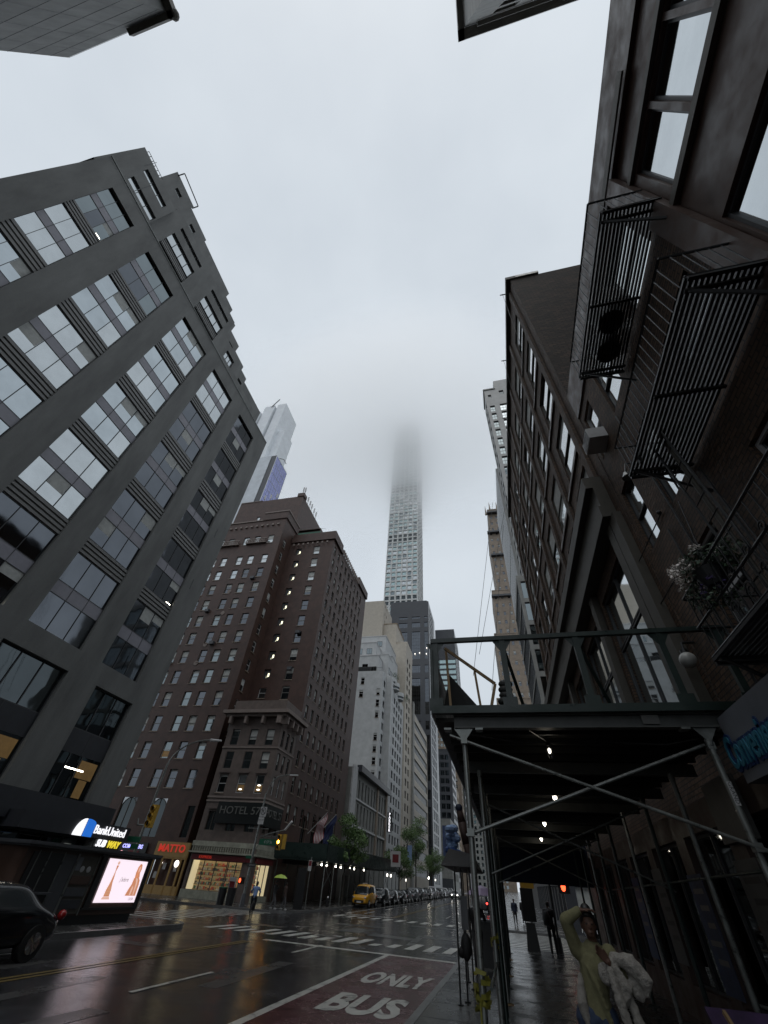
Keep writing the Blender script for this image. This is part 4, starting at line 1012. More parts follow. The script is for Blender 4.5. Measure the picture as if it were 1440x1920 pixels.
for i, (x, y) in enumerate(((3.62, 4.45), (3.68, 5.15))):
    e = empty('round_planter', ['round black planter on the upper fire escape, nearer the viewer', 'round black planter on the upper fire escape, beside the railing end'][i], 'planter', (x, y, 11.37))
    MB().tube((0, 0, 0), (0, 0, .4), .27, .33, n=20).build('pot', 'black_plastic', e); MB().tube((0, 0, .4), (0, 0, .44), .35, .35, n=20).build('rim', 'black_plastic', e)
ld = empty('drop_ladder', 'long slanted iron ladder hanging below the middle fire escape', 'ladder', (3.4, 5.4, 7.8))
l_ = MB(); l_.box(-.28, -.22, -.03, .03, -.1, .1)
a0, a1 = Vector((0, -.3, .2)), Vector((.15, -.25, -3.6))
for dx in (-.2, .2): l_.tube(a0 + Vector((0, dx, 0)), a1 + Vector((0, dx, 0)), .022, n=6)
off(l_, (0, 0, 0)).build('side_rails', 'iron', ld); l_ = MB()
for k in range(11): p = a0.lerp(a1, (k + .5) / 11); l_.tube(p + Vector((0, -.2, 0)), p + Vector((0, .2, 0)), .012, n=5)

for pc_ in split(l_): pc_.build('rung', 'iron', ld)
dr = empty('brace_rod', 'thick slanted iron rod running from fire escape to lower balcony', 'rod', (3.5, 5.2, 6.8)); MB().tube((.0, -.1, 1.6), (.25, .25, -2.2), .035, n=8).build('rod', 'bronze_metal', dr)
# horizontal wall rods by the bay windows
for i, (y, z) in enumerate(((8.35, 8.1), (8.7, 6.9))):
    e = empty('sign_arm', ['upper thin iron arm sticking out over the shop bay', 'lower thin iron arm sticking out over the shop bay'][i], 'bracket', (RX, y, z))
    MB().tube((0, -1.0, .05), (-.15, .9, -.05), .014, n=6).build('arm', 'iron', e); MB().ell((-.05, -1.0, .05), .05, .05, .05, 8, 5).build('knob', 'iron', e)

# hanging flower basket
def leaves(mb, c, r, n, size, rnd=random, mi=0, flat=.7):
    for _ in range(n):
        d = Vector((rnd.gauss(0, 1), rnd.gauss(0, 1), rnd.gauss(0, 1))); d.normalize(); d = d * (rnd.random() ** .4)
        p = Vector(c) + Vector((d.x * r[0], d.y * r[1], d.z * r[2]))
        u = Vector((rnd.gauss(0, 1), rnd.gauss(0, 1), rnd.gauss(0, 1))).normalized(); w = u.orthogonal().normalized(); s_ = size * rnd.uniform(.6, 1.4)
        mb.add([p - u * s_, p + w * s_ * flat * .6, p + u * s_, p - w * s_ * flat * .6], [(0, 1, 2, 3)], mi)
fb = empty('hanging_flower_basket', 'flower basket with white blossoms, green leaves and small violet flowers', 'flower basket', (3.2, 5.45, 5.25))
MB().tube((0, 0, -.12), (0, 0, .12), .12, .22, n=14).build('basket', 'iron', fb); MB().tube((0, 0, .1), (.1, -.1, 1.4), .008, n=4).build('hanger', 'iron', fb)
lm = MB()
for c, r, n in (((0, 0, .25), (.34, .34, .22), 700), ((-.1, .28, -.05), (.2, .24, .28), 350), ((.15, -.3, .2), (.22, .25, .25), 350), ((0, 0, -.3), (.22, .25, .2), 160)): leaves(lm, c, r, n, .04)
lm.build('foliage', 'leaf_dark', fb)
bm_ = MB()
for _ in range(26):
    a = random.uniform(0, 6.28); c = (.34 * math.cos(a) - .05, .33 * math.sin(a) + .08, random.uniform(.05, .48)); leaves(bm_, c, (.06, .06, .06), 22, .024, flat=1.3)
bm_.build('blossom', 'blossom', fb); bm_ = MB()
for _ in range(9): leaves(bm_, (random.uniform(-.2, .1), random.uniform(-.2, .3), -.12 + random.uniform(-.05, .05)), (.05, .06, .03), 16, .018, flat=1.3)
bm_.build('violet_blossom', 'blossom_violet', fb)

# --- right across the side street: tower 1, 2, gothic
T1 = Bld('grey_curtain_tower', 'tall grey tower with two strips of bowed windows beyond the brick loft', 'building', (10, 60, 0), 'pale_stone')
hs = []
for j in range(17):
    z = 40 + j * 3.5
    if z < 96: hs += [(9.1, 10.3, z, z + 2.7, 'bar:glass_dark:2:2'), (11.6, 13.6, z, z + 2.9, 'bar:glass_sky:3:2')]
hs += [(9.2, 10.0, 99.0, 100.6, 'plain:glass_black'), (12.2, 13.4, 100, 102, 'plain:glass_black')]
T1.face('y', 60, -1, 8.4, 26, 0, 103, hs, .3); T1.face('x', 8.4, -1, 60, 66, 0, 101.5, [(60.8, 62.6, 40 + j * 3.5, 42.6 + j * 3.5, 'plain:glass_blind') for j in range(17)] + [(63.4, 65.2, 40 + j * 3.5, 42.6 + j * 3.5, 'plain:glass_blind') for j in range(17)], .15)
T1.mb.box(8.4, 26, 60.1, 66, 103, 103.1); T1.mb.box(11.4, 26, 60.05, 66, 103.1, 107.5); T1.box(8.2, 11.4, 59.8, 66, 103.1, 103.6, 'grey_stone', 'parapet')
T1.done()
T2 = Bld('striped_glass_tower', 'slim glass tower with shining vertical mullions beyond the brick loft', 'building', (8, 75, 0), 'pale_stone')
T2.face('y', 66.05, -1, 8.0, 20, 0, 77, []); hs = [(66.5 + 1.15 * i, 67.25 + 1.15 * i, 8 + j * 3.3, 10.7 + j * 3.3, 'plain:glass_sky') for j in range(20) for i in range(16)]
T2.face('x', 8.0, -1, 66.05, 85.2, 0, 77, hs, .05); T2.mb.box(8, 20, 66.1, 85.2, 77, 77.2)
m_ = T2.t('mullion_fin', 'slab_white')
for i in range(17): m_.box(7.93, 7.99, 66.2 + i * 1.15, 66.34 + i * 1.15, 4, 77)
T2.done()
T3 = Bld('glass_corner_block', 'lower glass block with bright reflections right behind the brick loft', 'building', (5, 52, 0), 'grey_stone')
hs = [(48.6, 59.6, 5 + j * 3.2, 7.8 + j * 3.2, 'bar:glass_blind:12:1') for j in range(9)]
T3.face('x', 5.6, -1, 48.2, 59.9, 0, 34, hs, .12); T3.face('y', 48.2, -1, 5.6, 20, 0, 34, [(6 + 3 * i, 8.6 + 3 * i, 5 + j * 3.2, 7.6 + j * 3.2, 'bar:glass_dark:2:1') for i in range(4) for j in range(9)]); T3.mb.box(5.6, 20, 48.3, 59.9, 34, 34.2)
T3.done()
def goth(b):
    for z in (40, 64, 97, 122, 150, 168, 185):
        k_ = 3.6 if z < 68 else 6.6 if z < 100 else 8.6 if z < 126 else 11.7 if z < 170 else 13.4
        b.box(k_ - .5, 30, 197.6 + .0 * z, 199.9, z, z + 1.1, 'dark_stone', 'string_course')
    for x, y, z in ((15.4, 202, 190.6), (12.4, 201, 186), (20, 202, 190)): b.t('pinnacle', 'lime_stone').tube((x, y, z), (x, y, z + 8), .7, .05, n=6)
setback('stone_skyscraper', 'ornate tan stone skyscraper with stepped crown beyond the glass towers', 30, [(3.6, 0, 68), (6.6, .5, 100), (8.6, 1, 126), (11.7, 1.5, 170), (13.4, 2, 189)], 198, 'lime_stone', 'hung:glass_mid:lime_stone', (5.6, 5.0), (1.3, 2.0), side=-1, extra=goth, depth=26)
setback('far_glass_building', 'distant low dark building closing the right side of the street', 30, [(4.4, 0, 30)], 100, 'dark_stone', 'bar:glass_dark:2:1', side=-1, depth=90)

lowb = Bld('low_side_shops', 'low dark block with small lit shop signs across the side street on the right', 'building', (4.1, 70, 0), 'dark_stone')
hs = [(48.4 + i * 3.4, 51.2 + i * 3.4, .4 + gz(50 + i * 3.4), 3.0 + gz(50 + i * 3.4), 'bar:glass_black:2:1') for i in range(14)]
lowb.face('x', 4.3, -1, 48.0, 99.9, -1, 15.5, hs + [(49 + i * 3.4, 50.4 + i * 3.4, 6 + 3.4 * j, 8 + 3.4 * j, 'hung:glass_dark') for i in range(14) for j in range(3)], .2); lowb.face('y', 48.0, -1, 4.3, 40, -1, 15.5, [(5.2 + 2.6 * i, 6.6 + 2.6 * i, .5 + 3.6 * j, 2.9 + 3.6 * j, 'hung:glass_dark') for i in range(12) for j in range(4)], .2)
lowb.mb.box(4.3, 40, 48.1, 99.9, 15.5, 15.6)
lb_ = lowb.t('lit_sign', 'bulb_small')
for y, z, l_ in ((49.5, 3.4, .9), (52.6, 3.5, .3), (54.6, 3.5, .3), (58, 3.4, 1.2), (63, 3.6, .4), (66, 3.5, .4), (71, 3.7, 1.0)): lb_.box(4.0, 4.2, y, y + l_, z, z + .18)
lowb.done()
for nm_, lb_2, x0, x1, y_, z_, m_2 in (('far_block', 'far grey building closing the end of the street on the left', -60, -14, 470, 74, 'grey_stone'), ('far_block', 'far pale building closing the end of the street on the right', -13.5, 6, 520, 52, 'lime_stone')):
    fb_ = Bld(nm_, lb_2, 'building', (x0, y_, 5), m_2); hs = [(x0 + 2 + 4 * i, x0 + 4 + 4 * i, 8 + 4.2 * j, 10.4 + 4.2 * j, 'plain:glass_dark') for i in range(int((x1 - x0 - 4) / 4)) for j in range(int((z_ - 10) / 4.4))]
    fb_.face('y', y_, -1, x0, x1, 0, z_, hs, .3); fb_.face('x', x1, 1, y_, y_ + 20, 0, z_, []); fb_.mb.box(x0, x1, y_ + .1, y_ + 20, z_, z_ + .3); fb_.done()
# --- buildings behind the viewer whose tops lean into the upper corners
K1 = Bld('concrete_tower', 'plain grey concrete tower top with railing leaning in from above', 'building', (-31, -20, 0), 'grey_brick')
K1.face('y', -11.8, 1, -38.4, -24.6, 0, 68.6, []); K1.face('x', -24.6, 1, -40, -11.8, 0, 68.6, [(-15 - 4 * i, -13 - 4 * i, 20 + 4 * j, 22.4 + 4 * j, 'plain:glass_dark') for i in range(5) for j in range(11)], .2)
K1.mb.box(-38.4, -24.6, -40, -11.9, 68.6, 68.7); K1.mb.quad((-38.4, -11.8, 0), (-38.4, -40, 0), (-38.4, -40, 68.6), (-38.4, -11.8, 68.6))
k = K1.t('roof_band', 'bronze_metal'); k.box(-29.4, -23.9, -11.7, -11.2, 66.6, 67.6); k.box(-24.5, -23.7, -30, -11.2, 66.6, 67.6); k.ell((-23.9, -11.4, 67.1), .5, .5, .5, 10, 6)
jn_ = K1.t('panel_joint', 'mullion')
for j in range(20): jn_.box(-38.4, -24.6, -11.8, -11.78, 6 + j * 3.3, 6.05 + j * 3.3)
for i in range(4): jn_.box(-36 + i * 3.2, -35.95 + i * 3.2, -11.8, -11.785, 5, 68)
K1.done()
K2 = Bld('corniced_tower', 'grey stone tower top with rows of windows leaning in at top right', 'building', (14, -12, 0), 'grey_stone')
hs = [(6 + 3.1 * i, 7.6 + 3.1 * i, 16 + j * 3.4, 18.2 + j * 3.4, 'plain:glass_black') for i in range(7) for j in range(10)]
K2.face('y', -2.75, 1, 4.2, 14.6, 0, 54, [h for h in hs if h[1] < 14.4], .3); K2.face('x', 4.2, -1, -26, -2.75, 0, 54, [(-6 - 3.4 * i, -4 - 3.4 * i, 16 + j * 3.4, 18.4 + j * 3.4, 'bar:glass_dark:2:1') for i in range(6) for j in range(10)], .3)
K2.mb.box(4.2, 14.6, -26, -2.8, 54, 54.1); K2.face('y', -3.0, 1, 14.6, 30, 0, 55.5, []); K2.mb.box(14.6, 30, -20, -3.05, 55.5, 55.6); K2.mb.quad((14.6, -3.0, 54), (14.6, -20, 54), (14.6, -20, 55.5), (14.6, -3, 55.5))
K2.box(3.7, 14.6, -2.7, -2.1, 51.4, 52.2, 'grey_stone', 'cornice'); K2.box(3.7, 4.15, -26, -2.1, 51.4, 52.2, 'grey_stone', 'cornice'); K2.box(5.0, 14.6, -2.7, -2.45, 49.6, 49.9, 'grey_stone', 'cornice')
K2.done()

# ---------------------------------------------------------------- sidewalk shed on the right
SY = 7.5
sh = empty('sidewalk_shed', 'dark green sidewalk shed over the right pavement on steel pipe legs', 'sidewalk shed', (1.6, SY, .13)); sl = sh.location
def sp_(mb, name, m, smooth=False): return off(mb, sl).build(name, m, sh, smooth)
m_ = MB(); m_.box(-.95, 3.75, SY + .1, 27.6, 4.08, 4.14); sp_(m_, 'deck', 'shed_ply')
m_ = MB(); y = SY + .5
while y < 27.5: m_.box(-.8, 3.7, y, y + .05, 3.98, 4.08); y += .61
sp_(m_, 'joist', 'shed_ply')
m_ = MB(); m_.box(-.62, 3.68, SY - .03, SY + .0, 3.95, 4.12); m_.box(-.62, 3.68, SY - .09, SY + .06, 3.93, 3.955); m_.box(-.62, 3.68, SY - .09, SY + .06, 4.115, 4.14); sp_(m_, 'front_beam', 'steel_beam')
for y in (10.0, 12.4, 14.8, 17.2, 19.6, 22.0, 24.4, 27.0):
    m_ = MB(); m_.box(-.62, 3.68, y - .02, y + .02, 3.8, 3.98); m_.box(-.62, 3.68, y - .06, y + .06, 3.78, 3.8); sp_(m_, 'cross_beam', 'steel_beam')
m_ = MB(); m_.box(-.98, 4.02, SY - .14, SY - .02, 4.15, 4.27); sp_(m_, 'front_fascia', 'shed_green')
m_ = MB(); m_.box(-.98, 4.02, SY - .2, SY - .14, 4.13, 4.21); sp_(m_, 'front_ledge', 'shed_green')
m_ = MB(); m_.box(-1.0, -.94, SY - .1, 27.6, 4.14, 5.3); sp_(m_, 'street_parapet', 'shed_green')
m_ = MB(); m_.box(-.98, 4.02, SY - .12, SY - .04, 5.44, 5.52); sp_(m_, 'top_rail', 'shed_green')
for x in (-.9, .36, 1.66, 3.02, 3.9):
    m_ = MB(); m_.box(x - .05, x + .05, SY - .1, SY - .02, 4.27, 5.44)
    m_.add([(x - .18, SY - .08, 5.44), (x + .18, SY - .08, 5.44), (x + .05, SY - .08, 5.24), (x - .05, SY - .08, 5.24)], [(0, 3, 2, 1)]); m_.box(x - .12, x + .12, SY - .13, SY - .1, 4.2, 4.4)
    sp_(m_, 'parapet_post', 'shed_green')
m_ = MB(); m_.tube((1.66, SY - .06, 5.42), (2.25, SY + .9, 4.2), .03, n=6); sp_(m_, 'raker', 'shed_green'); m_ = MB(); m_.tube((.36, SY - .06, 5.42), (.7, SY + .9, 4.2), .03, n=6); sp_(m_, 'raker', 'shed_green')
rows_ = [SY, 9.9, 12.3, 14.7, 17.1, 19.5, 21.9, 24.3, 26.9]
for i, y in enumerate(rows_):
    for x in ((-.47, 3.1) if i == 0 else (-.36, 3.2)):
        gm_ = 'galv_steel' if i < 2 or i % 3 == 0 else 'shed_green'
        l = MB(); l.tube((x, y, .16), (x, y, 3.93 if i == 0 else 3.8), .043, n=12); l.tube((x, y, 3.7), (x, y, 3.78), .055, n=12)
        o = sp_(l, 'leg', gm_, False)
        f = MB(); f.box(x - .09, x + .09, y - .09, y + .09, .13, .15); f.box(x - .13, x + .13, y - .1, y + .1, .131, .139); off(f, sl); f.build('foot_plate', 'timber' if i % 2 else 'shed_green', o)
        if i == 0:
            c = MB(); c.box(x - .32, x - .2, y - .1, y + .06, 3.9, 3.93); c.box(x + .2, x + .32, y - .1, y + .06, 3.9, 3.93)
            c.add([(x - .16, y - .05, 3.93), (x + .16, y - .05, 3.93), (x, y - .05, 3.72)], [(0, 2, 1)]); off(c, sl); c.build('head_clamp', 'galv_steel', o)
    if i > 0:
        l = MB(); l.tube((-.36, y + .7, .16), (-.36, y + .7, 3.8), .036, n=8); sp_(l, 'leg', 'shed_green')
def brace(a, b, r=.024, m='galv_steel'): l = MB(); l.tube(a, b, r, n=10); sp_(l, 'brace', m)
brace((-.70, SY - .07, 3.82), (3.24, SY - .07, 2.5)); brace((-.54, SY + .04, 2.53), (3.04, SY + .04, 3.72))
brace((-.42, 12.35, 3.6), (3.3, 12.35, 2.2), .02); brace((-.45, 12.25, 2.25), (3.2, 12.25, 3.6), .02)
brace((-.42, 19.55, 3.6), (3.3, 19.55, 2.2), .02); brace((-.45, 19.45, 2.25), (3.2, 19.45, 3.6), .02)
brace((3.2, SY, 1.1), (3.25, 9.9, 1.0), .02); brace((3.22, SY, 2.35), (3.22, 19, 2.3), .02, 'shed_green'); brace((-.36, SY, 1.1), (-.36, 12.3, 1.15), .02, 'shed_green')
c = MB()
for p in ((-.47, SY - .03, 2.56), (3.1, SY - .03, 2.55), (3.1, SY + .02, 3.7), (-.47, SY - .05, 3.74)): c.rbox(p, (.1, .12, .09)); 
for pc in split(c): sp_(pc, 'coupler', 'galv_steel')
st_ = empty('pipe_sticker', 'white lettered sticker wrapped on the right shed leg', 'sticker', (3.1, SY - .048, 3.15)); MB().box(-.03, .03, -.004, .0, -.17, .1).build('label', 'sign_paper', st_); text('GRAND', .07, 'sign_ink', st_, (0, -.007, -.03), (rad(90), rad(90), 0), .001)
tp = MB(); tp.box(-.95, 3.9, 27.65, 27.69, 2.5, 4.1); tag(tp.build('dark_tarpaulin', 'cloth_navy'), 'dark navy tarpaulin hanging across the far end of the shed', 'tarpaulin')
seam = MB()
for y in [SY + .8 + 1.22 * i for i in range(16)]: seam.box(-.9, 3.7, y, y + .015, 4.072, 4.08)
sp_(seam, 'deck_seam', 'iron')
e = empty('permit_sheet', 'small pale permit sheets stapled to the shed front beam', 'notice', (2.4, SY - .1, 4.03)); MB().box(-.12, .12, -.004, 0, -.06, .07).build('sheet', 'poster_paper', e)
q = MB(); q.path([(-.6, SY + .05, 3.9), (.4, SY + .2, 3.78), (1.4, SY + .4, 3.86), (2.6, SY + .2, 3.76), (3.6, SY + .1, 3.92)], .008, 5); tag(q.build('slack_cable', 'black_plastic'), 'slack black cable sagging right behind the shed front beam', 'cable')
wire = MB(); bp_ = [(.95, 8.5, 3.93), (1.38, 13.2, 3.95), (1.4, 18.3, 3.95), (1.55, 23.5, 3.96)]
wire.path([(.6, 7.7, 3.97)] + [(x, y, z + .06) for x, y, z in bp_], .01, 5); tag(wire.build('light_cable', 'black_plastic'), 'thin cable strung between the bulbs under the shed', 'cable')
for i, (x, y, z) in enumerate(bp_):
    e = empty('shed_light', ['dim caged bulb right behind the front beam of the shed', 'bright caged bulb above the crossing of the front braces', 'bright caged bulb second behind the front braces', 'small far caged bulb near the dark tarpaulin'][i], 'light', (x, y, z), 0, 'bulbs under the sidewalk shed')
    MB().ell((0, 0, -.08), .05 if i else .03, .05 if i else .03, .08 if i else .045, 10, 7).build('bulb', 'bulb' if i else 'bulb_small', e, True)
    c = MB(); c.tube((0, 0, 0), (0, 0, .07), .035, n=8)
    for k in range(6): a = k * math.pi / 3; c.path([(.035 * math.cos(a), .035 * math.sin(a), .0), (.075 * math.cos(a), .075 * math.sin(a), -.09), (.03 * math.cos(a), .03 * math.sin(a), -.19)], .004, 4)
    c.build('cage', 'iron', e)
    ld_ = bpy.data.lights.new('bulb_light', 'POINT'); ld_.energy = 1.5 if i else .8; ld_.color = (1, .9, .72); ld_.shadow_soft_size = .06
    lo = bpy.data.objects.new('bulb_light', ld_); COL.objects.link(lo); lo.location = (0, 0, -.22); lo.parent = e
def plank(lab, a, b, w, m='timber', nm='timber_plank'):
    e = empty(nm, lab, 'plank', a); q = MB(); a = Vector(a); b = Vector(b); q.tube((0, 0, 0), b - a, w, n=4); q.build('board', m, e)
plank('long pale timber leaning from the rail corner of the shed', (-.74, SY + .1, 5.42), (.15, SY + .3, 4.78), .035)
plank('short pale timber prop under the right end of the leaning timber', (.15, SY + .3, 4.78), (-.02, SY + .32, 4.2), .035)
plank('upright pale timber prop under the middle of the leaning timber', (-.2, SY + .25, 5.0), (-.14, SY + .3, 4.2), .03)
plank('pale upright timber post in the left corner of the shed rail', (-.72, SY + .2, 5.4), (-.68, SY + .2, 4.3), .03)
e = empty('plywood_sheet', 'dark plywood sheet leaning inside the shed parapet', 'board', (-.7, SY + .5, 4.5)); MB().add([(0, 0, .55), (.75, .2, -.3), (.5, .2, -.34), (-.15, 0, -.1), (0, .04, .55), (.75, .24, -.3), (.5, .24, -.34), (-.15, .04, -.1)], [(0, 1, 2, 3), (7, 6, 5, 4), (0, 4, 5, 1), (1, 5, 6, 2), (2, 6, 7, 3), (3, 7, 4, 0)]).build('sheet', 'shed_ply', e)
e = empty('sandbag_bundle', 'dark upright bundle tied to the shed rail post', 'bundle', (.33, SY + .25, 4.5)); q = MB()
for k in range(6): q.ell((random.uniform(-.05, .05), 0, -.25 + k * .1), .13, .09, .08, 10, 6)
q.build('bag', 'shed_ply', e, True)
e = empty('caution_tape', 'yellow caution tape knotted round the front left shed leg', 'tape', (-.47, SY, 1.1)); q = MB()
for k in range(26):
    a = random.uniform(0, 6.28); z = random.uniform(-.18, .14); r_ = random.uniform(.045, .09); p = Vector((r_ * math.cos(a), r_ * math.sin(a), z)); d = Vector((-math.sin(a), math.cos(a), random.uniform(-.6, .6))) * .06; w = Vector((0, 0, .025))
    q.quad(p - d - w, p + d - w * .4, p + d * 1.2 + w, p - d + w)
q.quad((-.04, -.05, -.1), (-.015, -.06, -.1), (-.03, -.05, -.5), (-.045, -.04, -.5))
q.build('knot', 'tape_yellow', e)
e = empty('caution_tape', 'yellow caution tape knot on the second row shed leg', 'tape', (-.36, 9.9, 1.35)); q = MB()
for k in range(12):
    a = random.uniform(0, 6.28); z = random.uniform(-.1, .1); p = Vector((.05 * math.cos(a), .05 * math.sin(a), z)); d = Vector((-math.sin(a), math.cos(a), random.uniform(-.6, .6))) * .05; w = Vector((0, 0, .02)); q.quad(p - d - w, p + d - w, p + d + w, p - d + w)
q.build('knot', 'tape_yellow', e)

# vendor canopy left of the shed
vc = empty('vendor_canopy', 'dark street vendor canopy on thin black poles by the kerb', 'canopy', (-1.3, 15.5, .13)); vl = vc.location
for x, y in ((-1.36, 13.84), (-1.24, 14.3), (-1.45, 17.3), (-1.22, 16.1)):
    q = MB(); q.tube((x, y, .13), (x, y, 2.45), .022, n=6); q.tube((x, y, .13), (x, y, .15), .07, n=8); off(q, vl).build('leg', 'iron', vc)
q = MB(); q.add([(-1.7, 13.7, 2.42), (-.8, 13.7, 2.42), (-.8, 17.6, 2.42), (-1.7, 17.6, 2.42), (-1.5, 14.0, 2.78), (-.95, 14.0, 2.7), (-.95, 17.2, 2.7), (-1.5, 17.2, 2.78)], [(0, 3, 2, 1), (4, 5, 6, 7), (0, 1, 5, 4), (1, 2, 6, 5), (2, 3, 7, 6), (3, 0, 4, 7)]); off(q, vl).build('roof', 'cloth_black', vc)
e = empty('blue_tarp_bundle', 'crumpled blue plastic tarpaulin bundled on the vendor canopy', 'tarpaulin', (-1.4, 14.3, 2.8)); q = MB(); random.seed(3)
for k in range(10): q.ell((random.uniform(-.13, .1), random.uniform(-.1, .4), .05 + k * .045), random.uniform(.1, .17), .18, .1, 8, 5)
q.build('upper_fold', 'bundle_blue', e); q = MB()
for k in range(9): q.ell((-.14 + k * .06, random.uniform(-.1, .3), -.02 - k * .02), .13, .2, .1, 8, 5)
q.build('lower_fold', 'bundle_deep', e)
e = empty('folded_umbrella', 'large folded brown market umbrella leaning over the vendor canopy', 'umbrella', (-1.05, 15, 2.6)); q = MB(); q.path([(.03, 0, -.1), (-.05, 0, .35), (-.14, 0, .85), (-.2, 0, 1.2), (-.22, 0, 1.28)], [.05, .1, .12, .08, .03], 10); q.build('canopy', 'umbrella_brown', e, True)
q = MB(); q.ell((-.2, -.03, 1.2), .11, .1, .1, 10, 6); q.build('cap', 'cloth_navy', e, True); MB().tube((.2, 0, -2.4), (-.22, 0, 1.3), .018, n=6).build('pole', 'galv_steel', e)
e = empty('meter_box', 'slim grey box strapped to a vendor canopy pole', 'box', (-1.2, 14.25, 1.58)); MB().rbox((0, 0, 0), (.17, .08, .6)).build('case', 'grey_metal', e)
e = empty('black_bag', 'black bag hanging under the grey box on the canopy pole', 'bag', (-1.2, 14.2, 1.0)); q = MB(); q.ell((0, 0, 0), .13, .1, .24, 10, 8); q.ell((-.1, 0, -.1), .1, .08, .1, 8, 6); q.build('bag_body', 'cloth_black', e, True)

# ---------------------------------------------------------------- newsstand, left
ns = empty('newsstand', 'dark metal newsstand with glowing perfume advertisement on its street side', 'newsstand', (-18.2, 19, .13)); nl = ns.location
NXF = -17.0
def np_(mb, n, m): return off(mb, nl).build(n, m, ns)
np_(MB().box(-19.4, NXF - .02, 15.6, 22.75, .4, 2.3), 'body', 'brown_metal'); np_(MB().box(-19.3, NXF - .12, 15.7, 22.6, .13, .4), 'plinth', 'black_plastic')
np_(MB().box(-19.7, NXF + .28, 15.3, 23.05, 2.34, 2.44).box(-19.6, NXF + .2, 15.4, 22.95, 2.28, 2.34), 'roof', 'grey_metal')
np_(MB().box(NXF - .02, NXF + .05, 19.3, 22.7, .55, .62).box(NXF - .02, NXF + .04, 19.4, 19.7, .6, 2.28).box(NXF - .02, NXF + .04, 22.45, 22.7, .6, 2.28).box(NXF - .02, NXF + .05, 19.3, 22.7, 2.2, 2.28), 'screen_frame', 'black_plastic')
sc_ = np_(MB().box(NXF, NXF + .03, 19.85, 22.4, .76, 2.16), 'ad_screen', 'screen_pink')
def scp(mb, n, m): o = off(mb, nl).build(n, m, sc_); return o
X0 = NXF + .034
q = MB()   # slender golden bottle
def rib(q, pts, d=X0): q.add([(d, y, z) for y, z in pts], [tuple(range(len(pts)))])
rib(q, [(20.28, .95), (20.62, .95), (20.6, 1.15), (20.52, 1.4), (20.47, 1.75), (20.53, 1.95), (20.4, 1.95), (20.43, 1.75), (20.38, 1.4), (20.3, 1.15)]); scp(q, 'bottle', 'screen_gold')
q = MB(); rib(q, [(20.4 + .02 + .075 * math.cos(a * .5236) + .045, 2.03 + .06 * math.sin(a * .5236)) for a in range(12)]); rib(q, [(20.2, .86), (20.7, .86), (20.64, .94), (20.26, .94)]); scp(q, 'bottle_cap', 'screen_pale')
q = MB(); D2 = X0 + .003
for yb in (20.37, 20.45, 20.53): rib(q, [(yb - .01, 1.0), (yb + .01, 1.0), (20.46 + (yb - 20.45) * .3, 1.85)], D2)
for z in (1.02, 1.1, 1.2): rib(q, [(20.31, z), (20.6, z), (20.6, z + .018), (20.31, z + .018)], D2)
scp(q, 'bottle_glint', 'screen_hair')
q = MB(); rib(q, [(21.6, .98), (22.3, .98), (22.3, 1.35), (22.26, 1.5), (22.14, 1.6), (22.04, 1.64), (22.03, 1.76), (21.93, 1.76), (21.92, 1.66), (21.82, 1.56), (21.8, 1.36), (21.7, 1.2)]); rib(q, [(21.86, 1.55), (21.82, 1.75), (21.85, 1.95), (21.95, 2.07), (22.08, 2.05), (22.14, 1.9), (22.1, 1.75), (22.17, 1.6), (22.02, 1.62)]); q.add([(X0, 21.98 + .1 * math.cos(a * .5236), 1.87 + .14 * math.sin(a * .5236)) for a in range(12)], [tuple(range(12))]); scp(q, 'figure', 'screen_gold')
q = MB(); q.add([(D2, 21.99 + .055 * math.cos(a * .5236), 1.87 + .1 * math.sin(a * .5236)) for a in range(12)], [tuple(range(12))]); rib(q, [(21.85, 1.0), (21.95, 1.0), (21.98, 1.25), (21.92, 1.32), (21.87, 1.2)], D2); rib(q, [(22.1, 1.0), (22.16, 1.0), (22.16, 1.4), (22.1, 1.55), (21.95, 1.58), (22.06, 1.4)], D2); scp(q, 'figure_highlight', 'screen_pale')
text("j'adore", .2, 'screen_ink', sc_, (D2 - nl[0], 21.2 - nl[1], 1.5 - nl[2]), FX, .001, shear=.3); text('DIOR', .13, 'screen_ink', sc_, (D2 - nl[0], 22.08 - nl[1], .87 - nl[2]), FX, .001)
for i, (a, b) in enumerate(((15.9, 17.3), (17.35, 18.0), (18.05, 19.2))): np_(MB().box(NXF - .02, NXF + .02, a, b, .45, 2.15), 'shutter' if i == 0 else 'door' if i == 1 else 'side_panel', ['black_plastic', 'grey_metal', 'bronze_metal'][i])
q = MB()
for yy in (16.1, 16.6, 17.3, 18.0, 18.05, 19.2): q.box(NXF + .02, NXF + .05, yy, yy + .03, .4, 2.2)

for pc_ in split(q): np_(pc_, 'trim_strip', 'galv_steel')
q = MB(); q.ell((NXF + .02, 18.5, 1.75), .02, .12, .1, 10, 6); q.ell((NXF + .02, 18.85, 1.75), .02, .12, .1, 10, 6); np_(q, 'decal', 'sign_paper'); np_(MB().box(NXF + .0, NXF + .3, 15.9, 17.3, 1.0, 1.06), 'counter', 'grey_metal')
np_(MB().box(NXF + .02, NXF + .03, 18.12, 18.35, 1.7, 2.1), 'notice', 'conv_white')
for k in range(3): np_(MB().box(NXF + .02, NXF + .06, 18.1, 19.1, .6 + k * .35, .85 + k * .35), 'magazine_rack', ['canopy_dark', 'grey_metal', 'brown_metal'][k])

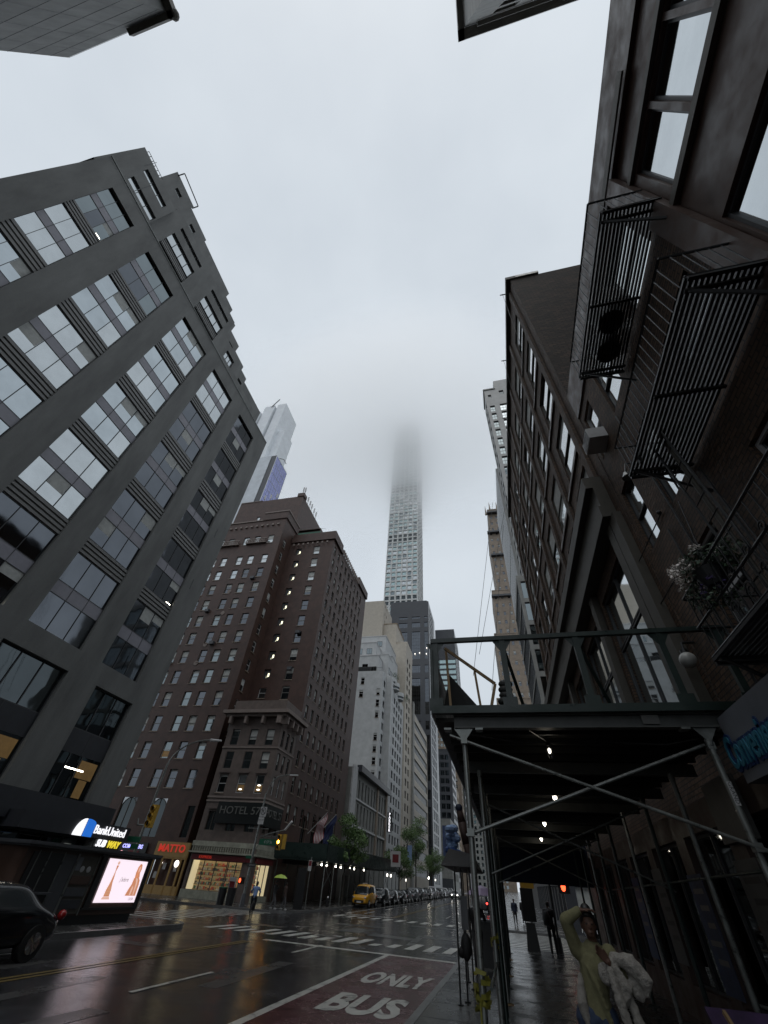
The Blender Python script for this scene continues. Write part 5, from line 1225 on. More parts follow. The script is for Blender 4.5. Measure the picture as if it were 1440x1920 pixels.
# ---------------------------------------------------------------- vehicles
CK = {}
def car(kind, paint, name, label, loc, rz, lights=None, group=None, cat='car'):
    dims = {'sedan': (4.6, .92, 1.45, .98), 'suv': (4.7, .95, 1.72, 1.08), 'van': (5.1, .97, 1.95, 1.12), 'hatch': (4.1, .88, 1.5, .98)}[kind]
    Lc, hwid, H_, bz = dims; e = empty(name, label, cat, loc, rz, group)
    prof = {   # (t, belt factor, roof factor, glass?)
        'sedan': [(0, .62, 0, 0), (.03, .78, 0, 0), (.12, .92, 0, 0), (.2, 1.0, .0, 0), (.3, 1.02, .85, 2), (.38, 1.0, 1.0, 1), (.52, 1.0, 1.0, 1), (.6, 1.0, .9, 1), (.7, .98, .0, 2), (.84, .9, 0, 0), (.95, .78, 0, 0), (1, .62, 0, 0)],
        'hatch': [(0, .65, 0, 0), (.02, .9, .5, 0), (.06, 1.0, .85, 2), (.14, 1.02, .98, 1), (.4, 1.0, 1.0, 1), (.56, 1.0, .97, 1), (.64, 1.0, .75, 1), (.74, .97, 0, 2), (.87, .9, 0, 0), (.96, .75, 0, 0), (1, .6, 0, 0)],
        'suv': [(0, .62, 0, 0), (.01, .9, 0, 0), (.05, 1.0, .6, 0), (.12, 1.02, .93, 2), (.2, 1.0, .98, 1), (.45, 1.0, 1.0, 1), (.58, 1.0, .97, 1), (.64, 1.0, .8, 1), (.74, .97, 0, 2), (.87, .93, 0, 0), (.96, .85, 0, 0), (1, .6, 0, 0)],
        'van': [(0, .6, 0, 0), (.01, 1.0, .6, 0), (.05, 1.0, .96, 2), (.3, 1.0, 1.0, 1), (.62, 1.0, 1.0, 1), (.72, 1.0, .88, 1), (.84, .96, .0, 2), (.93, .88, 0, 0), (.985, .76, 0, 0), (1, .6, 0, 0)]}[kind]
    key = (kind, paint)
    if key in CK:
        for ch in CK[key].children: copy_tree(ch, e) if not ch.get('lamp') else None
    else:
        b = MB(); rings = []
        for (t, bf, rf, gl_) in prof:
            y = (t - .5) * Lc; w = hwid * (1 - .22 * abs(2 * t - 1) ** 4); zb = .22 + .1 * abs(2 * t - 1) ** 6; be = bz * bf; ro = be + (H_ - bz) * rf if rf > 0 else be + .05; wt = w * (.78 if rf > .3 else .84)
            rings.append([(-w * .9, y, zb), (-w, y, zb + .14), (-w * 1.0, y, be - .14), (-w * .95, y, be), (-wt, y, max(be + .04, ro - .08)), (-wt * .86, y, ro), (0, y, ro + .03), (wt * .86, y, ro), (wt, y, max(be + .04, ro - .08)), (w * .95, y, be), (w, y, be - .14), (w, y, zb + .14), (w * .9, y, zb)])
        v = [p for r_ in rings for p in r_]; n = 13; b.v = v
        for j in range(len(rings) - 1):
            g0, g1 = prof[j][3], prof[j + 1][3]
            for i in range(n - 1):
                mi = 0
                if i in (3, 8) and g0 and g1: mi = 1
                if i in (4, 5, 6, 7) and ((g0 == 2 and prof[j][2] == 0) or (g1 == 2 and prof[j + 1][2] == 0) or (g1 == 2 and g0 == 0) or (g0 == 2 and prof[j][2] > 0 and g1 != 1 and False)): mi = 1
                b.f.append([j * n + i, (j + 1) * n + i, (j + 1) * n + i + 1, j * n + i + 1]); b.m.append(mi)
            b.f.append([j * n, j * n + n - 1, (j + 1) * n + n - 1, (j + 1) * n]); b.m.append(0)
        b.f.append(list(range(n))); b.m.append(0); b.f.append(list(reversed(range((len(rings) - 1) * n, len(rings) * n)))); b.m.append(0)
        o = b.build('body', [paint, 'car_glass'], e, True); md = o.modifiers.new('subd', 'SUBSURF'); md.levels = 1; md.render_levels = 2
        for sx in (-1, 1):
            for ty in (.19, .8):
                y = (ty - .5) * Lc; x = sx * (hwid - .1); r_ = .34
                w_ = MB(); w_.tube((x - .11, y, r_), (x + .11, y, r_), r_, n=20); wo = w_.build('wheel', 'rubber', e)
                w_ = MB(); xx = x + sx * .112; w_.tube((xx, y, r_), (xx + sx * .012, y, r_), .2, n=14)
                for k in range(10): a = k * math.pi / 5; w_.tube((xx + sx * .012, y, r_), (xx + sx * .02, y + .2 * math.cos(a), r_ + .2 * math.sin(a)), .018, n=4)
                w_.build('rim', 'chrome', wo)
        g_ = MB(); g_.rbox((0, Lc / 2 - .02, .5), (hwid * 1.1, .06, .22)); g_.build('grille', 'black_plastic', e)
        g_ = MB(); g_.rbox((0, Lc / 2 + .01, .45), (.5, .02, .13)); g_.build('number_plate', 'plate_white', e)
        for sx in (-1, 1): g_ = MB(); g_.ell((sx * (hwid + .1), Lc * .17, bz + .07), .11, .07, .08, 8, 6); g_.build('mirror', paint, e, True)
        CK[key] = e
    for sx in (-1, 1):
        g_ = MB(); g_.ell((sx * hwid * .68, Lc / 2 - .12, bz * .72), .17, .12, .08, 10, 6); o = g_.build('headlight', 'head_lamp' if lights in ('head', 'both') else 'head_lamp_off', e, True); o['lamp'] = 1
        g_ = MB(); g_.ell((sx * hwid * .78, -Lc / 2 + .08, bz * .85), .12, .1, .11, 10, 6); o = g_.build('tail_light', 'tail_lamp' if lights in ('tail', 'both') else 'tail_lamp_off', e, True); o['lamp'] = 1
    return e
PI = math.pi
car('sedan', 'car_black', 'moving_car', 'large wet black car cut off by the left edge of the street', (-13.1, 11.25, 0), PI)
tx = car('van', 'taxi_yellow', 'taxi', 'yellow taxi van parked first in the line of cars', (-16.7, 62.5, gz(62.5)), PI)
MB().rbox((0, .3, 1.98), (.5, .2, .14)).build('roof_sign', 'sign_paper', tx)
gl_ = 'cars parked along the left kerb'
cl = [('suv', 'car_black', 'black car parked right behind the yellow taxi'), ('hatch', 'car_black', 'black hatchback second behind the yellow taxi'), ('sedan', 'car_black', 'black saloon third behind the yellow taxi'), ('sedan', 'car_grey', 'dark grey saloon fourth behind the yellow taxi'), ('suv', 'car_silver', 'silver car parked fifth behind the yellow taxi'), ('suv', 'car_grey', 'grey tall car sixth behind the yellow taxi'),
      ('sedan', 'car_silver', 'silver saloon with headlights on among the parked cars'), ('suv', 'car_black', 'black car just beyond the one with headlights on'), ('van', 'car_white', 'white van parked halfway down the line of cars'), ('sedan', 'car_grey', 'grey saloon parked right beyond the white van'), ('suv', 'car_silver', 'silver car parked second beyond the white van'),
      ('sedan', 'car_black', 'black saloon third beyond the white van'), ('suv', 'car_white', 'white car parked fourth beyond the white van'), ('sedan', 'car_grey', 'grey saloon parked fifth beyond the white van'), ('suv', 'car_black', 'black car parked last at the far end of the line')]
for i, (k, p, lb) in enumerate(cl):
    y = 68.8 + i * 5.7; car(k, p, 'parked_car', lb, (-16.4 + .1 * (i % 3), y, gz(y)), PI, 'head' if i in (6, 12) else None, gl_)
car('sedan', 'car_white', 'moving_car', 'white car with headlights on driving towards the viewer far off', (-12.6, 128, gz(128)), PI, 'head')
car('suv', 'car_black', 'moving_car', 'dark car with headlights on behind the shed legs far off', (-7.2, 132, gz(132)), PI, 'head')
car('suv', 'car_grey', 'moving_car', 'dark car with red tail lights driving away behind the shed legs', (-3.9, 74, gz(74)), 0, 'tail')
car('sedan', 'car_white', 'moving_car', 'white saloon crossing on the side street behind the raised arm', (6.9, 42.0, 0), -PI / 2)

# ---------------------------------------------------------------- street furniture
def signal(e, x, y, z, lit=None, face=-1, rz=0):
    s_ = MB(); s_.rbox((x, y, z), (.34, .26, 1.05), rz); o = s_.build('signal_head', 'signal_yellow', e)
    for k, c_ in enumerate(('red', 'amber', 'green')):
        zz_ = z + .34 - k * .34; d = Vector((0, face, 0)); d.rotate(Matrix.Rotation(rz, 3, 'Z'))
        p = Vector((x, y, zz_)) + d * .13
        l = MB(); l.tube(p, p + d * .02, .12, n=14); l.build('lens', 'lamp_' + lit if (lit == c_ or (lit == 'amber' and k == 1)) and lit == c_ else 'lamp_off', o)
        l = MB(); l.tube(p, p + d * .16, .14, .13, n=14, cap=False); l.build('visor', 'signal_yellow', o)
def lamp_post(label, x, y, z0, h, tip, name='street_lamp', r=.1):
    e = empty(name, label, 'street lamp', (x, y, z0)); q = MB(); q.tube((0, 0, 0), (0, 0, h * .82), r, r * .55, n=10); q.build('pole', 'galv_steel', e); q = MB(); q.tube((0, 0, 0), (0, 0, .7), r * 1.8, r * 1.4, n=10); q.build('base', 'grey_metal', e)
    tx_, ty_ = tip; q = MB(); pts = [(0, 0, h * .8)]
    for k in range(1, 9): a = k / 8 * math.pi / 2; pts.append((tx_ * (1 - math.cos(a)), ty_ * (1 - math.cos(a)), h * .8 + h * .2 * math.sin(a)))
    q.path(pts, .045, 8); q.build('arm', 'galv_steel', e); q = MB(); u = Vector((tx_, ty_, 0)).normalized(); p = Vector((tx_, ty_, h)); q.tube(p - u * .1, p + u * .6, .09, .06, n=8); q.build('lamp_head', 'white_paint', e, True); return e
s1 = lamp_post('curved street lamp with yellow traffic signal behind the newsstand', -20.0, 25.0, .13, 8.1, (2.2, .6))
signal(s1, .45, -.2, 4.0); MB().path([(0, 0, 3.6), (-.5, 0, 3.6), (-.6, 0, 3.9)], .04, 6).build('hook', 'galv_steel', s1)
MB().rbox((-.3, -.1, 2.95), (.9, .03, .25)).build('green_sign', 'sign_green', s1); MB().rbox((-.1, -.1, 2.65), (.5, .03, .2)).build('green_sign', 'sign_green', s1)
o = MB().rbox((.15, -.1, 2.25), (.8, .03, .26)).build('one_way_sign', 'sign_ink', s1); text('ONE WAY', .12, 'sign_paper', o, (.18, -.12, 2.25), FY, .002)
s2 = empty('traffic_signal_pole', 'grey corner pole with lit amber signal, green street sign and lamp', 'traffic signal', (-21.4, 41.6, .13))
q = MB(); q.tube((0, 0, 0), (-.0, 0, 7.6), .12, .07, n=10); q.build('pole', 'galv_steel', s2); MB().tube((0, 0, 0), (0, 0, .8), .22, .17, n=10).build('base', 'grey_metal', s2)
q = MB(); q.path([(0, 0, 7.4), (.3, 0, 8.4), (.9, 0, 8.95), (1.7, 0, 9.1), (2.2, 0, 9.1)], .04, 6); q.build('lamp_arm', 'galv_steel', s2); MB().rbox((2.5, 0, 9.1), (.8, .15, .1)).build('lamp_head', 'white_paint', s2)
MB().path([(0, 0, 3.4), (.8, 0, 4.6), (2.6, 0, 5.0)], .04, 6).build('signal_arm', 'galv_steel', s2)
signal(s2, 2.3, -.1, 4.15, 'amber'); MB().rbox((2.75, -.1, 4.2), (.28, .2, 1.0)).build('side_signal_head', 'signal_yellow', s2)
o = MB().rbox((1.25, -.08, 4.1), (1.7, .04, .42)).build('street_name_sign', 'sign_green', s2); text('E 57 St', .26, 'sign_paper', o, (1.25, -.105, 4.1), FY, .002)
MB().rbox((1.2, -.08, 4.5), (1.7, .05, .07)).build('sign_bracket', 'galv_steel', s2); MB().tube((-1.0, 0, 5.0), (1.0, 0, 5.0), .025, n=6).build('cross_bar', 'galv_steel', s2)
MB().tube((2.6, 0, 5.0), (3.2, -.2, 5.6), .09, n=8).build('camera', 'white_paint', s2)
o = MB().rbox((.2, -.14, 6.2), (.62, .03, .72)).build('no_turn_sign', 'sign_paper', s2)
q = MB(); n = 20
for k in range(n): a, b_ = 2 * PI * k / n, 2 * PI * (k + 1) / n; q.tube((.2 + .25 * math.cos(a), -.165, 6.25 + .25 * math.sin(a)), (.2 + .25 * math.cos(b_), -.165, 6.25 + .25 * math.sin(b_)), .025, n=4)
q.tube((.03, -.165, 6.42), (.37, -.165, 6.08), .025, n=4); q.path([(.1, -.165, 6.12), (.1, -.165, 6.3), (.28, -.165, 6.34)], .03, 4); q.build('no_turn_symbol', 'sign_ink', o)
o = MB().rbox((.15, -.14, 5.55), (.55, .03, .5)).build('turn_times_plate', 'sign_paper', s2); text('7AM-7PM', .13, 'sign_ink', o, (.15, -.16, 5.6), FY, .002)
MB().rbox((-.3, -.1, 3.05), (.5, .03, .2)).build('green_sign', 'sign_green', s2)
o = MB().rbox((.2, -.14, 2.55), (.75, .03, .25)).build('one_way_sign', 'sign_ink', s2); text('ONE WAY', .12, 'sign_paper', o, (.22, -.16, 2.55), FY, .002)
o = MB().rbox((-.45, -.15, 1.55), (.42, .25, .42)).build('walk_signal', 'lamp_off', s2); MB().ell((-.52, -.29, 1.55), .09, .02, .15, 10, 6).build('red_hand', 'lamp_red', o)
for i, x in enumerate((-23.7, -22.85)):
    e = empty('litter_bin', ['green rimmed litter bin left of the corner pole', 'black litter bin right beside the corner pole'][i], 'bin', (x, 42.1, .13)); q = MB(); q.tube((0, 0, 0), (0, 0, 1.0), .3, .36, n=14); q.build('basket', 'black_plastic', e); MB().tube((0, 0, 1.0), (0, 0, 1.07), .38, .38, n=14).build('rim', 'sign_green' if i == 0 else 'black_plastic', e)
e = empty('a_board', 'red and white standing board behind the litter bins', 'board', (-23.6, 43.3, .13)); MB().rbox((0, 0, .95), (.6, .08, 1.5), rx=rad(6)).build('panel', 'sign_paper', e); o = MB().rbox((0, -.06, 1.2), (.5, .03, .5), rx=rad(6)).build('red_print', 'sign_darkred', e)
e = empty('info_pylon', 'tall slim black pylon on the far left kerb', 'pylon', (-18.4, 46.2, .13)); MB().box(-.4, .4, -.15, .15, 0, .35).build('base', 'black_plastic', e); MB().box(-.38, .38, -.12, .12, .35, 2.7).build('slab', 'black_plastic', e)
e = empty('parking_sign', 'thin pole with red and white parking sign beside the black pylon', 'sign', (-17.75, 46.3, .13)); MB().tube((0, 0, 0), (0, 0, 3.5), .035, n=8).build('pole', 'galv_steel', e); MB().rbox((-.05, -.05, 2.9), (.32, .02, .75)).build('plate', 'sign_paper', e); MB().rbox((-.05, -.065, 3.05), (.26, .01, .35)).build('red_panel', 'sign_darkred', e)
e = empty('fire_hydrant', 'small black fire hydrant with silver cap on the left pavement', 'hydrant', (-18.2, 53.5, .2)); q = MB(); q.tube((0, 0, 0), (0, 0, .65), .13, .11, n=12); q.tube((-.2, 0, .45), (.2, 0, .45), .07, n=8); q.build('barrel', 'black_plastic', e); MB().ell((0, 0, .68), .13, .13, .12, 12, 6).build('cap', 'chrome', e, True)
# right corner pole with walk signal
e = empty('walk_signal_pole', 'thin black pole with glowing red hand signal on the right corner', 'walk signal', (1.95, 29.3, .13)); q = MB(); q.tube((0, 0, 0), (0, 0, 4.2), .055, .05, n=8); q.build('pole', 'iron', e); MB().tube((0, 0, 0), (0, 0, .55), .16, .13, n=10).build('base', 'black_plastic', e)
o = MB().box(.4, .95, -.15, .15, 2.1, 2.6).build('signal_case', 'lamp_off', e); MB().ell((.65, -.17, 2.35), .11, .02, .17, 12, 8).build('red_hand', 'lamp_red', o); MB().tube((0, 0, 2.35), (.4, 0, 2.35), .025, n=6).build('arm', 'iron', e)
o = MB().rbox((.15, -.1, 2.72), (.75, .02, .22), ry=rad(8)).build('one_way_sign', 'sign_paper', e)
e = empty('corner_signal', 'dark backed traffic signal hanging over the right corner pavement', 'traffic signal', (.85, 30.2, 2.2)); MB().box(-.35, .35, -.15, .15, .15, .95).build('back_plate', 'signal_yellow', e); MB().tube((0, .2, -2.07), (0, .2, 1.6), .05, n=8).build('pole', 'iron', e)
e = empty('covered_pay_station', 'tall dark box on a tapered base at the right corner kerb', 'street box', (.75, 29.2, .13)); q = MB(); q.add([(-.3, -.2, 0), (.3, -.2, 0), (.3, .2, 0), (-.3, .2, 0), (-.2, -.15, .95), (.2, -.15, .95), (.2, .15, .95), (-.2, .15, .95)], [(0, 3, 2, 1), (0, 1, 5, 4), (1, 2, 6, 5), (2, 3, 7, 6), (3, 0, 4, 7), (4, 5, 6, 7)]); q.build('base', 'black_plastic', e); MB().rbox((0, 0, 1.6), (.62, .4, 1.2)).build('cabinet', 'cloth_black', e)
e = empty('litter_bin', 'dark square litter bin behind the shed legs', 'bin', (-1.0, 21.2, .13)); MB().box(-.3, .3, -.3, .3, 0, 1.1).build('box', 'black_plastic', e); MB().box(-.33, .33, -.33, .33, 1.1, 1.16).build('lid', 'grey_metal', e)
# purple board bottom right
e = empty('purple_board', 'low purple printed board at the lower right edge', 'board', (2.55, 8.3, .93)); MB().rbox((0, 0, 0), (.8, .05, .4), rx=rad(-50)).build('panel', 'purple_sheet', e); MB().rbox((-.2, -.03, .03), (.035, .05, .3), rx=rad(-50), rz=.15).build('yellow_mark', 'timber', e); MB().tube((-.4, 0, -.85), (-.4, 0, 0), .02).build('leg', 'iron', e); MB().tube((.4, 0, -.85), (.4, 0, 0), .02).build('leg', 'iron', e)

# left sidewalk shed
s3 = empty('sidewalk_shed', 'dark sidewalk shed along the left pavement behind the yellow taxi', 'sidewalk shed', (-21, 53, gz(53) + .13)); sl3 = s3.location
def z3(y): return gz(y)
q = MB()
for a, b_ in ((52, 66), (66, 92)): q.add([(-24.3, a, z3(a) + 3.5), (-18.3, a, z3(a) + 3.5), (-18.3, b_, z3(b_) + 3.5), (-24.3, b_, z3(b_) + 3.5), (-24.3, a, z3(a) + 3.75), (-18.3, a, z3(a) + 3.75), (-18.3, b_, z3(b_) + 3.75), (-24.3, b_, z3(b_) + 3.75)], [(0, 3, 2, 1), (4, 5, 6, 7), (0, 1, 5, 4), (1, 2, 6, 5), (3, 0, 4, 7)])
off(q, sl3).build('deck', 'shed_green', s3)
q = MB(); q.add([(-18.25, 52, z3(52) + 3.7), (-18.25, 92, z3(92) + 3.7), (-18.25, 92, z3(92) + 4.9), (-18.25, 52, z3(52) + 4.9), (-18.33, 52, z3(52) + 3.7), (-18.33, 92, z3(92) + 3.7), (-18.33, 92, z3(92) + 4.9), (-18.33, 52, z3(52) + 4.9)], [(0, 1, 2, 3), (7, 6, 5, 4), (3, 2, 6, 7), (0, 4, 5, 1)]); q.box(-24.3, -18.3, 51.95, 52.0, z3(52) + 3.7, z3(52) + 4.9); off(q, sl3).build('parapet', 'shed_green', s3)
for i in range(14):
    y = 52.3 + i * 3.0
    for x in (-18.5, -23.9): q = MB(); q.tube((x, y, z3(y) + .13), (x, y, z3(y) + 3.5), .05, n=6); off(q, sl3).build('leg', 'galv_steel' if x > -20 else 'shed_green', s3)
    if i % 3 == 0 and i < 12:
        q = MB(); q.tube((-18.5, y, z3(y) + 3.3), (-18.5, y + 3, z3(y) + 1.5), .03, n=5); off(q, sl3).build('brace', 'galv_steel', s3); q = MB(); q.tube((-18.5, y, z3(y) + 1.5), (-18.5, y + 3, z3(y) + 3.3), .03, n=5); off(q, sl3).build('brace', 'galv_steel', s3)
for i, y in enumerate((53.5, 56, 58.5, 61, 64, 67, 70, 74)):
    e = empty('shed_light', 'small white bulb under the left sidewalk shed, ' + ['nearest the brick corner', 'second from the brick corner', 'third from the brick corner', 'fourth from the brick corner', 'fifth from the brick corner', 'sixth from the brick corner', 'seventh from the brick corner', 'last, farthest down the street'][i], 'light', (-20.5 + (i % 2) * .3, y, z3(y) + 3.3), 0, 'bulbs under the left shed'); MB().ell((0, 0, 0), .09, .09, .1, 8, 6).build('bulb', 'bulb', e); MB().tube((0, 0, .08), (0, 0, .2), .04, n=6).build('socket', 'iron', e)
for i, (x, y, z) in enumerate(((-18.1, 80.0, 3.4), (-18.1, 82.6, 3.4), (-17.9, 122, 4.2), (-18.2, 96, 3.2), (-18.4, 137, 4.2))):
    e = empty('wall_light', 'white lit lamp over the parked cars, ' + ['nearer of the twin lamps', 'farther of the twin lamps', 'brightest one with a warm glow', 'between the twin lamps and the brightest', 'farthest down the line'][i], 'light', (x, y, z), 0, 'lamps over the parked cars'); MB().ell((0, 0, 0), .14, .14, .2, 10, 6).build('lamp', 'bulb_small' if i != 2 else 'bulb', e); MB().tube((-.4, 0, .2), (0, 0, .2), .02, n=5).build('bracket', 'iron', e)
e = empty('shed_notice', 'white notice on the parapet of the left shed', 'sign', (-18.2, 61.5, 4.4)); MB().box(0, .03, -.5, .5, -.5, .55).build('sheet', 'sign_paper', e)
e = empty('hanging_shop_sign', 'square white and red blade sign past the left shed', 'sign', (-18.3, 83, 5.5)); MB().box(-.1, 1.6, -.05, .05, -1.0, .9).build('panel', 'sign_paper', e); MB().box(.3, 1.3, -.08, -.055, -.5, .5).build('red_print', 'sign_darkred', e)
e = empty('street_banner', 'white and blue banner on a pole beside the trees', 'banner', (-18.0, 95.5, gz(96))); MB().tube((0, 0, 0), (0, 0, 8), .07, n=6).build('pole', 'iron', e); MB().box(.1, .9, -.03, .03, 4.6, 7.4).build('cloth', 'bundle_blue', e)
e = empty('awning', 'dark entrance awning over the hotel doorway', 'awning', (-22.5, 57, 3.3)); MB().box(-2.0, 2.0, -2.0, 2.0, 0, .6).build('canopy', 'cloth_black', e)
e = empty('wall_sconce', 'warm lit sconce on the brick hotel beside the awning', 'lamp', (-24.3, 56.0, 4.4)); MB().tube((0, 0, -.3), (0, 0, .3), .1, .14, n=8).build('shade', 'bulb_small', e); MB().tube((-.2, 0, 0), (0, 0, 0), .03, n=5).build('bracket', 'iron', e)
# flags
def flag(lab, p0, tip, mats, stars):
    e = empty('flag', lab, 'flag', p0); MB().tube((0, 0, 0), Vector(tip) - Vector(p0), .04, .03, n=6).build('pole', 'white_paint', e)
    d = Vector(tip) - Vector(p0); n = 13 if stars else 2; w = 2.6
    for m in set(mats):
        q = MB()
        for i in range(n):
            if mats[i % len(mats)] != m: continue
            for k in range(8):
                def P(u, v):
                    b_ = d * (1 - .55 * u); return (b_.x - .35 * v * .6 + .12 * math.sin(v * 7 + u * 2), b_.y + .14 * math.sin(v * 9 + u * 5), b_.z - v * w)
                q.quad(P(i / n, k / 8), P((i + 1) / n, k / 8), P((i + 1) / n, (k + 1) / 8), P(i / n, (k + 1) / 8))
        q.build('cloth', m, e)
flag('striped red and white flag on a slanted pole from the brick hotel', (-24.4, 61.0, 6.4), (-22.2, 61.4, 8.7), ['flag_red', 'flag_white'], True)
flag('dark blue flag on a slanted pole right of the striped flag', (-24.4, 64.6, 6.6), (-22.2, 65.0, 8.9), ['flag_blue', 'flag_blue'], False)

# ropes from the loft roof
for i, (a, b_) in enumerate((((3.6, 29, 29.0), (-.3, 30, 15.2)), ((2.6, 29, 30.0), (-.9, 30, 13.6)), ((3.2, 29.3, 27.2), (.3, 30.2, 12.6)), ((4.0, 29.6, 27.8), (1.3, 30.4, 11.5)))):
    e = empty('rope', ['thin rope hanging from the loft roof, second from the left', 'thin rope hanging from the loft roof, leftmost', 'thin rope hanging from the loft roof, third from the left', 'thin rope hanging from the loft roof, nearest the wall'][i], 'rope', a); MB().tube((0, 0, 0), Vector(b_) - Vector(a), .018, n=5).build('strand', 'iron', e)
for i, y in enumerate((9.4, 13.6, 18.2)):
    e = empty('roof_outrigger', ['short iron rod sticking out at the near roof corner of the brick loft', 'second iron rod sticking out of the brick loft roof', 'third and farthest iron rod sticking out of the brick loft roof'][i], 'rod', (RX - .1, y, 28.2)); MB().tube((0, 0, 0), (-.55, 0, .05), .03, n=6).tube((-.4, 0, -.08), (-.4, 0, .14), .02, n=5).build('rod', 'iron', e)
    MB().tube((-.4, 0, 0), (-.42, .3, -6.5), .01, n=4).build('wire', 'iron', e)

# ---------------------------------------------------------------- trees
def tree(label, x, y, h, cr_, n, seed):
    rnd = random.Random(seed); z0 = gz(y) + .13; e = empty('street_tree', label, 'tree', (x, y, z0)); q = MB()
    q.path([(0, 0, 0), (.05, 0, h * .3), (-.03, .05, h * .5), (.05, 0, h * .75)], [.14, .11, .085, .04], 8)
    tips = []
    for k in range(9):
        a = rnd.uniform(0, 6.28); zb = h * rnd.uniform(.35, .65); l = cr_ * rnd.uniform(.6, 1.0); m1 = Vector((math.cos(a) * l * .5, math.sin(a) * l * .5, zb + l * .35)); m2 = Vector((math.cos(a) * l, math.sin(a) * l, zb + l * .55 + rnd.uniform(-.2, .5)))
        q.path([(0, 0, zb - .2), m1, m2], [.05, .035, .015], 6); tips += [m1.lerp(m2, .5), m2]
    q.build('trunk', 'bark', e); c = MB()
    tips += [Vector((rnd.uniform(-.3, .3) * cr_, rnd.uniform(-.3, .3) * cr_, h * rnd.uniform(.6, .95))) for _ in range(8)]
    for t_ in tips: leaves(c, t_, (cr_ * rnd.uniform(.26, .46),) * 2 + (cr_ * rnd.uniform(.2, .36),), int(n * 1.9) // len(tips), .13, rnd)
    c.build('crown', 'leaf', e)
tree('young street tree standing over the left shed behind the flags', -18.6, 59.5, 8.6, 2.1, 2600, 1)
tree('small drooping street tree between the left shed and the banner', -17.7, 87, 6.6, 2.4, 2200, 2)
tree('tall feathery street tree beyond the banner', -17.8, 104, 12.5, 3.4, 3600, 3)
tree('low spreading street tree farthest down the row', -17.6, 124, 8.6, 3.4, 2600, 4)
def shrub(lab, loc, r, n, sz=.12):
    e = empty('terrace_shrub', lab, 'shrub', loc); c = MB(); leaves(c, (0, 0, r * .8), (r, r, r * .8), n, sz); c.build('foliage', 'leaf_dark', e); MB().tube((0, 0, -.4), (0, 0, r * .5), .05, n=5).build('stem', 'bark', e)
shrub('dark planted bush on the right end of the white building terrace', (-27.6, 122, 48.6), 1.6, 500); shrub('small bush on the far rounded terrace of the white building', (-26.8, 134, 46.0), 1.5, 400); shrub('grassy plant at the left end of the white terrace', (-35.6, 104.8, 45.0), .7, 200)

# ---------------------------------------------------------------- people
def fleshed(mb, name, m, parent, vox=.018, it=4, noise=0):
    o = mb.build(name, m, parent, True); r_ = o.modifiers.new('r', 'REMESH'); r_.mode = 'VOXEL'; r_.voxel_size = vox; r_.use_smooth_shade = True
    s_ = o.modifiers.new('s', 'SMOOTH'); s_.factor = .5; s_.iterations = it
    if noise:
        tx_ = bpy.data.textures.get('folds') or bpy.data.textures.new('folds', 'CLOUDS'); tx_.noise_scale = .055; tx_.noise_depth = 3
        d_ = o.modifiers.new('d', 'DISPLACE'); d_.texture = tx_; d_.strength = noise; d_.mid_level = .5
    return o
def limb(mb, pts, rs, n=10):
    for (a, b_), (ra, rb) in zip(zip(pts[:-1], pts[1:]), zip(rs[:-1], rs[1:])): mb.tube(a, b_, ra, rb, n)
    for p, r_ in zip(pts, rs): mb.ell(p, r_, r_, r_, n, 6)
